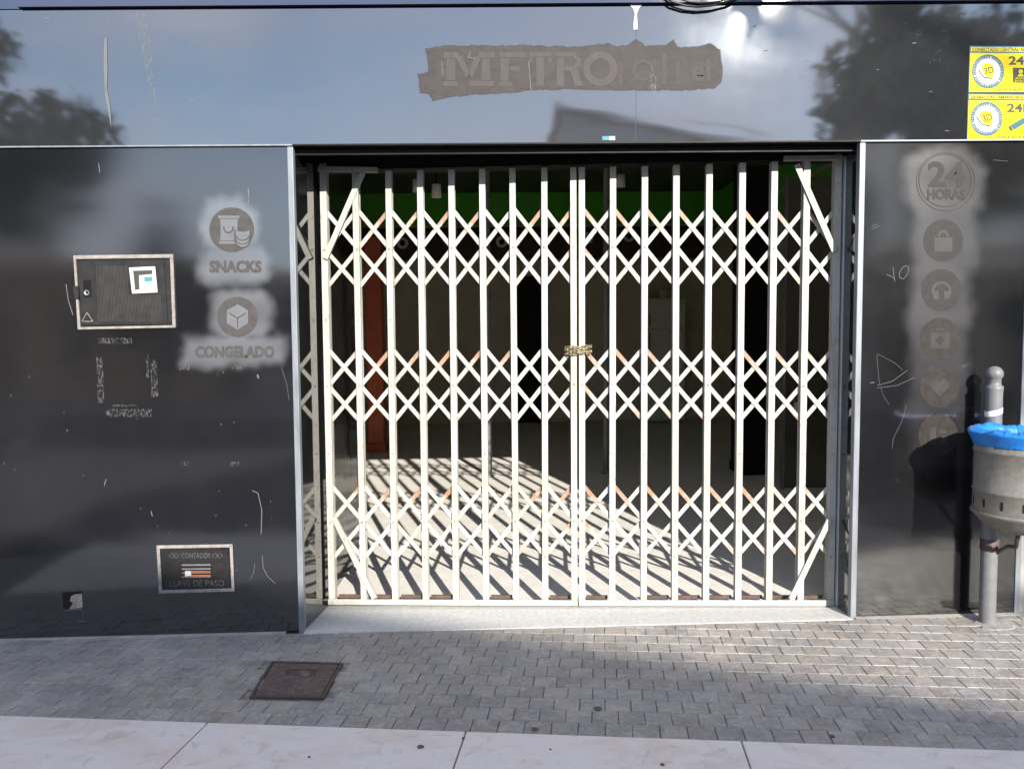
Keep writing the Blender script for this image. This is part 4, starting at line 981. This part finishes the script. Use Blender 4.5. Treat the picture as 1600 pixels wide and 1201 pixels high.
for k in range(14):
    t = 2 * math.pi * k / 14 + 0.17; c_ = Vector((bc + RB * math.cos(t), BY + RB * math.sin(t), zs)); tn = Vector((-math.sin(t), math.cos(t), 0)); nn = Vector((math.cos(t), math.sin(t), 0))
    MB().quadbox([c_ + tn * a + nn * b + Vector((0, 0, z)) for z in (-0.02, 0.02) for a, b in ((-0.006, -0.003), (0.006, -0.003), (0.006, 0.0016), (-0.006, 0.0016))]).build('drain_slot', M_DARKLINE, lb_)
# bracket: a collar on the post and a scrolled strap under the bowl
zbk = at_wall(1550, 850, by).z
MB().lathe((bx_, by, 0), [(0.0388, zbk - 0.03), (0.043, zbk - 0.028), (0.043, zbk + 0.028), (0.0388, zbk + 0.03)], 24).build('bracket_collar', M_CAST, lb_, True)
MB().tube([Vector((bx_ + 0.02, by - 0.03, zbk - 0.035)), Vector((bx_ + 0.025, by - 0.06, zbk - 0.01)), Vector((bx_ + 0.03, by - 0.10, zbk + 0.018)), Vector((bx_ + 0.03, by - 0.16, zbk + 0.03)), Vector((bc, BY, zlip - 0.098))], 0.010, 8).build('bracket_strap', M_CAST, lb_, True)
MB().tube([Vector((bx_ - 0.0, by - 0.035, zt3 - 0.06)), Vector((bx_, BY + RB + 0.0, zt3 - 0.06))], 0.012, 8).build('bracket_pin', M_CAST, lb_, True)

# blue bin liner folded over the rim
bag = thing('bin_bag', 'crumpled blue plastic bag folded over the rim of the litter bin', 'bag', (bc, BY, zt3))
zsk = at_wall(1560, 693, BY).z; zrim = at_wall(1540, 657, BY).z
def wob(i, g, r, z):
    q = (math.cos(g), math.sin(g))
    big = 0.008 * noise.noise((q[0] * 3.5, q[1] * 3.5, i * 0.25)); cre = noise.noise((q[0] * 16, q[1] * 16, i * 0.35)); fin = noise.noise((q[0] * 38, q[1] * 38, i * 0.5))
    k = (0.8, 0.5, 0.4, 0.4, 0.5, 0.8, 1.2, 1.8, 2.2, 1.6, 1.2, 1.0)[min(i, 11)]
    return r + (big + 0.004 * abs(cre) + 0.0022 * fin) * k, z + (big * 0.8 + 0.0045 * cre + 0.002 * fin) * k
prof = [(RB + 0.004, zsk - 0.006), (RB + 0.008, zsk + 0.004), (RB + 0.014, zsk + 0.018), (RB + 0.021, zsk + 0.034), (RB + 0.028, zsk + 0.048), (RB + 0.030, zsk + 0.055), (RB + 0.024, zsk + 0.062), (RB + 0.008, zsk + 0.068), (RB - 0.018, zsk + 0.072), (RB - 0.034, zsk + 0.050), (RB - 0.045, zsk - 0.05), (0.02, zsk - 0.1)]
MB().lathe((bc, BY, 0), prof, 220, wob).build('bag_film', M_BAG, bag, True)

# ================================================================== INSIDE THE SHOP
def at_depth(px, py, y): return at_wall(px, py, y)
# glossy black return panels just inside the gate
gx0 = XL + 0.02
mb = MB(); mb.box(XL - 0.6, XL + 0.005, gy(XL) + 0.13, gy(XL) + 1.05, -0.1, ICEIL); tag(mb.build('entrance_partition', M_BLACKGLOSS), 'glossy black partition just inside the gate on the left', 'partition')
# black rack seen beside it
rk = thing('shelf_rack', 'black metal shelf rack standing in the dark left of the shop', 'rack', (-1.75, 2.6, fz(-1.75)))
for x in (-1.9, -1.45):
    for y in (2.4, 3.0): MB().box(x, x + 0.04, y, y + 0.04, fz(x), 1.9).build('upright', M_BLACK, rk)
for z in (0.25, 0.75, 1.25, 1.75): MB().box(-1.9, -1.41, 2.4, 3.04, z, z + 0.03).build('shelf', M_BLACK, rk)
# green bulkhead with its cream trim and dark sign board
zb1, zb0, zk0 = at_wall(800, 303, YB - 0.5).z, at_wall(800, 352, YB - 0.5).z, at_wall(800, 403, YB - 0.3).z
bh = thing('green_bulkhead', 'green ceiling bulkhead with cream lower edge at the back of the shop', 'bulkhead', (0, YB - 0.5, zb0))
MB().box(-2.74, 3.6, YB - 0.5, YB - 0.004, zb0, zb1 + 0.35).build('front_board', M_GREEN, bh)
MB().box(-2.74, 3.6, YB - 0.515, YB - 0.502, zb0 - 0.035, zb0 - 0.002).build('cream_edge', M_CREAMTRIM, bh)
MB().box(3.55, 4.39, 3.5, YB - 0.52, zb0, zb1 + 0.35).build('side_board', M_GREEN, bh)
MB().box(3.535, 3.549, 3.5, YB - 0.52, zb0 - 0.035, zb0 + 0.0).build('cream_edge', M_CREAMTRIM, bh)
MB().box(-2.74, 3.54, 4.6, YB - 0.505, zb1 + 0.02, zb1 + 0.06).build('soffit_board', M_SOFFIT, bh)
sb = thing('sign_board', 'dark sign board with small round pictograms under the green bulkhead', 'sign board', (0, YB - 0.3, zk0))
MB().box(-2.74, 3.5, YB - 0.3, YB - 0.01, zk0, zb0 - 0.04).build('board', M_BROWNBLK, sb)
for px, py in ((540, 385), (629, 380), (784, 378), (918, 372), (983, 369), (1124, 364)):
    c_ = at_wall(px, py, YB - 0.3); r_ = 0.10
    MB().prism([c_ + Vector((r_ * math.cos(2 * math.pi * k / 24), -0.004, r_ * math.sin(2 * math.pi * k / 24))) for k in range(24)], (0, 0.0035, 0)).build('pictogram_disc', M_FRIDGE, sb)
    s_ = 0.045; MB().prism([c_ + Vector((s_ * 1.1 * math.sin(math.pi / 3 * k), -0.008, s_ * 1.2 * math.cos(math.pi / 3 * k))) for k in range(6)], (0, 0.0035, 0)).build('pictogram', M_BLACK, sb)
# wall panels on the back wall
for a, b in ((606, 655), (660, 700), (703, 757), (860, 905), (912, 945), (952, 1005), (1010, 1052), (1055, 1098), (1102, 1150)):
    p, q = at_wall(a, 500, YB), at_wall(b, 500, YB)
    MB().box(p.x, q.x, YB - 0.03, YB - 0.002, fz(p.x) + 0.01, zk0 - 0.01).build('wall_board', M_IWALL, wall_back)
p, q = at_wall(806, 500, YB), at_wall(851, 500, YB)
dr = thing('back_doorway', 'black open doorway in the beige back wall of the shop', 'doorway', (p.x, YB, fz(p.x)))
MB().box(p.x, q.x, YB - 0.012, YB - 0.001, fz(p.x), at_wall(830, 432, YB).z).build('opening', M_DARKLINE, dr)
for x in (p.x - 0.06, q.x): MB().box(x, x + 0.06, YB - 0.04, YB - 0.001, fz(p.x), at_wall(830, 426, YB).z).build('door_frame', M_IWALL, dr)
# red column
p = at_wall(588, 600, 6.6)
rc = thing('red_column', 'dull red square column at the left back of the shop', 'column', (p.x, 6.6, fz(p.x)))
bevel(MB().box(p.x - 0.11, p.x + 0.11, 6.5, 6.72, fz(p.x) + 0.12, zk0).build('shaft', M_RED, rc), 0.01, 1)
bevel(MB().box(p.x - 0.14, p.x + 0.14, 6.47, 6.75, fz(p.x), fz(p.x) + 0.119).build('plinth', M_RED, rc), 0.01, 1)
# two slim grey poles
for px, lab in ((765, 'slim grey floor to ceiling pole left of the chained bars'), (947, 'slim grey floor to ceiling pole right of the chained bars')):
    p = at_wall(px, 736, 4.45)
    po = thing('steel_pole', lab, 'pole', (p.x, 4.45, fz(p.x)), 'slim poles inside the shop')
    MB().lathe((p.x, 4.45, 0), [(0.03, fz(p.x) + 0.01), (0.03, ICEIL - 0.01)], 16).build('tube', M_POLE, po, True)
    MB().lathe((p.x, 4.45, 0), [(0.0005, fz(p.x)), (0.05, fz(p.x)), (0.05, fz(p.x) + 0.012), (0.0305, fz(p.x) + 0.016)], 16).build('foot_plate', M_POLE, po, True)
# white fridge
p, q = at_wall(1010, 600, YB - 0.65), at_wall(1070, 600, YB - 0.65)
zf = fz(p.x); ft_ = at_wall(1040, 466, YB - 0.65).z; zm = at_wall(1040, 514, YB - 0.65).z
fr = thing('fridge', 'tall white two door fridge against the back wall', 'fridge', ((p.x + q.x) / 2, YB - 0.4, zf))
bevel(MB().box(p.x, q.x, YB - 0.60, YB - 0.05, zf + 0.03, ft_).build('cabinet', M_FRIDGE, fr), 0.012, 2)
bevel(MB().box(p.x, q.x, YB - 0.65, YB - 0.605, zf + 0.06, zm - 0.006).build('lower_door', M_FRIDGE, fr), 0.01, 2)
bevel(MB().box(p.x, q.x, YB - 0.65, YB - 0.605, zm + 0.006, ft_).build('upper_door', M_FRIDGE, fr), 0.01, 2)
for z0, z1 in ((zm - 0.35, zm - 0.05), (zm + 0.05, zm + 0.25)): MB().box(p.x + 0.04, p.x + 0.06, YB - 0.675, YB - 0.652, z0, z1).build('handle', M_ALU, fr)
b0 = at_wall(1036, 460, YB - 0.5)
bevel(MB().box(b0.x - 0.06, b0.x + 0.06, YB - 0.5, YB - 0.38, ft_ + 0.0005, ft_ + 0.14).build('carton', M_FRIDGE), 0.003, 1)
tag(bpy.data.objects['carton'], 'small pale carton standing on top of the white fridge', 'carton')
# black cabinet and glazed frame on the right
p, q = at_wall(1158, 744, 4.15), at_wall(1196, 744, 4.15)
cbn = thing('black_pillar', 'black square pillar on the right inside the shop', 'pillar', (p.x, 4.15, fz(p.x)))
MB().box(p.x, q.x, 4.15, 4.55, fz(p.x) + 0.1, ICEIL - 0.01).build('shaft', M_BLACK, cbn)
MB().box(p.x - 0.012, q.x + 0.012, 4.138, 4.562, fz(p.x), fz(p.x) + 0.099).build('plinth', M_BLACK, cbn)
p = at_wall(1222, 765, 3.4)
gd = thing('glazed_door', 'dark glass door with thin aluminium frame at the right side of the shop', 'door', (p.x, 3.4, fz(p.x)))
MB().box(p.x - 0.012, p.x + 0.012, 3.38, 3.42, fz(p.x), 3.0).build('frame', M_ALU, gd)
MB().box(p.x + 0.9, p.x + 0.93, 3.38, 3.42, fz(p.x), 3.0).build('frame', M_ALU, gd)
MB().box(p.x + 0.014, p.x + 0.899, 3.395, 3.405, fz(p.x) + 0.01, 2.99).build('pane', M_BLACKGLOSS, gd)
MB().box(p.x + 0.10, p.x + 0.15, 3.372, 3.394, 0.72, 0.86).build('lock_case', M_FRIDGE, gd)
# ceiling lamps of the shop (unlit)
for px, py, y in ((652, 292, 5.0), (682, 300, 4.6), (970, 284, 5.2)):
    p = at_wall(px, py, y)
    lp = thing('spotlight', 'small unlit white ceiling spotlight under the green soffit, %s' % ('leftmost of the three' if px == 652 else 'middle of the three' if px == 682 else 'rightmost of the three'), 'spotlight', tuple(p), 'unlit ceiling spots')
    MB().lathe(p, [(0.0005, 0.08), (0.05, 0.08), (0.055, -0.06), (0.045, -0.06), (0.04, -0.02), (0.0005, -0.02)], 16).build('lamp_head', M_FRIDGE, lp, True)
    MB().box(p.x - 0.008, p.x + 0.008, y - 0.008, y + 0.008, p.z + 0.081, ICEIL).build('stem', M_BLACK, lp)

# ================================================================== ACROSS THE STREET (seen mirrored in the panels)
def house(label, x0, x1, y, h, m, roof_rise, ridge):
    hs = thing('house', label, 'house', ((x0 + x1) / 2, y, -0.1), 'houses across the street')
    MB().box(x0, x1, y - 7, y, -0.3, h).build('wall', m, hs)
    n = int((x1 - x0) / 2.2)
    for i in range(n):
        cx = x0 + (i + 0.5) * (x1 - x0) / n
        for z0 in ((0.9, 3.6) if h > 5 else (0.9,)):
            MB().box(cx - 0.5, cx + 0.5, y - 0.05, y + 0.012, z0, z0 + 1.3).build('window', M_WINDOW, hs)
            MB().box(cx - 0.58, cx + 0.58, y + 0.002, y + 0.06, z0 - 0.08, z0 - 0.01).build('sill', M_CEMENT, hs)
    mb = MB()
    mb.prism([(x0 - 0.3, y + 0.35, h + 0.001), (x0 - 0.3, y - 3.5, h + roof_rise), (x0 - 0.3, y - 7.3, h + 0.001)], (x1 - x0 + 0.6, 0, 0)); mb.build('roof', M_ROOF, hs)
hs = thing('house', 'tall white house added across the street, its single pitched roof sloped to shade the pavement', 'house', (4.5, -15.2, -0.1), 'houses across the street')
hx0, hx1, hz0, hz1 = 1.3, 9.0, 7.09, 5.47  # house added opposite, roof slope shaped to cast the shade across the pavement
MB().prism([(hx0, -15.2, -0.3), (hx1, -15.2, -0.3), (hx1, -15.2, hz1 - 0.12), (hx0, -15.2, hz0 - 0.12)], (0, -6, 0)).build('wall', M_WHITEHOUSE, hs)
MB().prism([(hx0 - 0.2, -15.0, hz0 - 0.08), (hx1 + 0.2, -15.0, hz1 - 0.16), (hx1 + 0.2, -15.0, hz1 - 0.02), (hx0 - 0.2, -15.0, hz0 + 0.06)], (0, -6.4, 0)).build('roof', M_WHITEHOUSE, hs)
for cx in (3.2, 4.8, 6.4, 8.0):
    for z0 in ((0.9, 3.6)):
        MB().box(cx - 0.5, cx + 0.5, -15.25, -15.188, z0, z0 + 1.3).build('window', M_WINDOW, hs)
        MB().box(cx - 0.58, cx + 0.58, -15.198, -15.13, z0 - 0.08, z0 - 0.01).build('sill', M_CEMENT, hs)
house('long low cream house with tiled roof across the street', -7.0, 1.0, -16.2, 3.1, M_HOUSE, 0.7, 0)
house('low ochre house with tiled roof across the street', -24.0, -7.8, -16.0, 3.2, M_HOUSE2, 0.8, 0)
house('low white house with tiled roof across the street', 9.6, 26.0, -15.6, 3.3, M_HOUSE, 0.8, 0)
def tree(label, x, y, h, rad, seed, n=2600, zc=None, squash=1.0, m=None, glare_leaves=()):
    t = thing('tree', label, 'tree', (x, y, -0.06), 'street trees opposite'); rng = random.Random(seed); mb = MB()
    zc = zc or h - rad * squash
    mb.tube([(x, y, -0.1), (x + 0.1, y, zc * 0.5), (x + 0.05, y + 0.1, zc)], [0.2, 0.15, 0.09], 8)
    cl = []
    for k in range(16):
        d = Vector((rng.gauss(0, 1), rng.gauss(0, 1), rng.gauss(0, 0.8))).normalized() * rng.uniform(0.35, 0.85) * rad; d.z *= squash
        c = Vector((x, y, zc)) + d; cl.append((c, rad * rng.uniform(0.28, 0.46)))
        mb.tube([(x, y, zc - 0.5 * rad * squash), tuple(Vector((x, y, zc - 0.3 * rad * squash)).lerp(c, 0.5)), tuple(c)], [0.07, 0.04, 0.015], 5)
    for c, r_, ne in glare_leaves: mb.tube([(x, y, zc), tuple(Vector((x, y, zc)).lerp(Vector(c), 0.5) + Vector((0, 0, 0.3))), tuple(c)], [0.07, 0.04, 0.012], 6)
    mb.build('trunk', M_BARK, t)
    lf = MB()
    for k in range(n):
        c, r_ = rng.choice(cl); d = Vector((rng.gauss(0, 1), rng.gauss(0, 1), rng.gauss(0, 1))).normalized() * r_ * rng.uniform(0.3, 1.05)
        p = c + d; s = rng.uniform(0.09, 0.2); a = Vector((rng.gauss(0, 1), rng.gauss(0, 1), rng.gauss(0, 1))).normalized(); b = a.orthogonal().normalized()
        lf.poly([p - a * s, p + b * s * 0.55, p + a * s, p - b * s * 0.55])
    for c, r_, ne in glare_leaves:
        for k in range(ne):
            d = Vector((rng.gauss(0, 1), rng.gauss(0, 1), rng.gauss(0, 1))).normalized() * r_ * rng.uniform(0.1, 1.0) ** 0.6
            p = Vector(c) + d; s = rng.uniform(0.07, 0.15); a = Vector((rng.gauss(0, 1), rng.gauss(0, 1), rng.gauss(0, 1))).normalized(); b = a.orthogonal().normalized()
            lf.poly([p - a * s, p + b * s * 0.55, p + a * s, p - b * s * 0.55])
    lf.build('crown', m or M_LEAF, t, False, False); return t
tree('broad tree mirrored at the left of the fascia', -11.6, -13.5, 8.6, 2.7, 1, 5200, squash=1.25)
tree('rounded shrubby tree mirrored low in the left panel', -7.6, -12.6, 4.4, 1.6, 2, 2600)
tree('tall tree mirrored at the right of the fascia', 11.6, -13.4, 10.5, 3.1, 3, 5200, squash=1.3)
tree('dense tree mirrored in the right panel beside the bin', 8.6, -13.0, 9.1, 2.2, 4, 5200, glare_leaves=(((5.42, -13.2, 9.12), 0.46, 190), ((6.3, -13.1, 9.6), 0.6, 160), ((5.2, -13.3, 9.75), 0.5, 160)))  # leaf clusters added on limbs to block the sun's mirrored glare
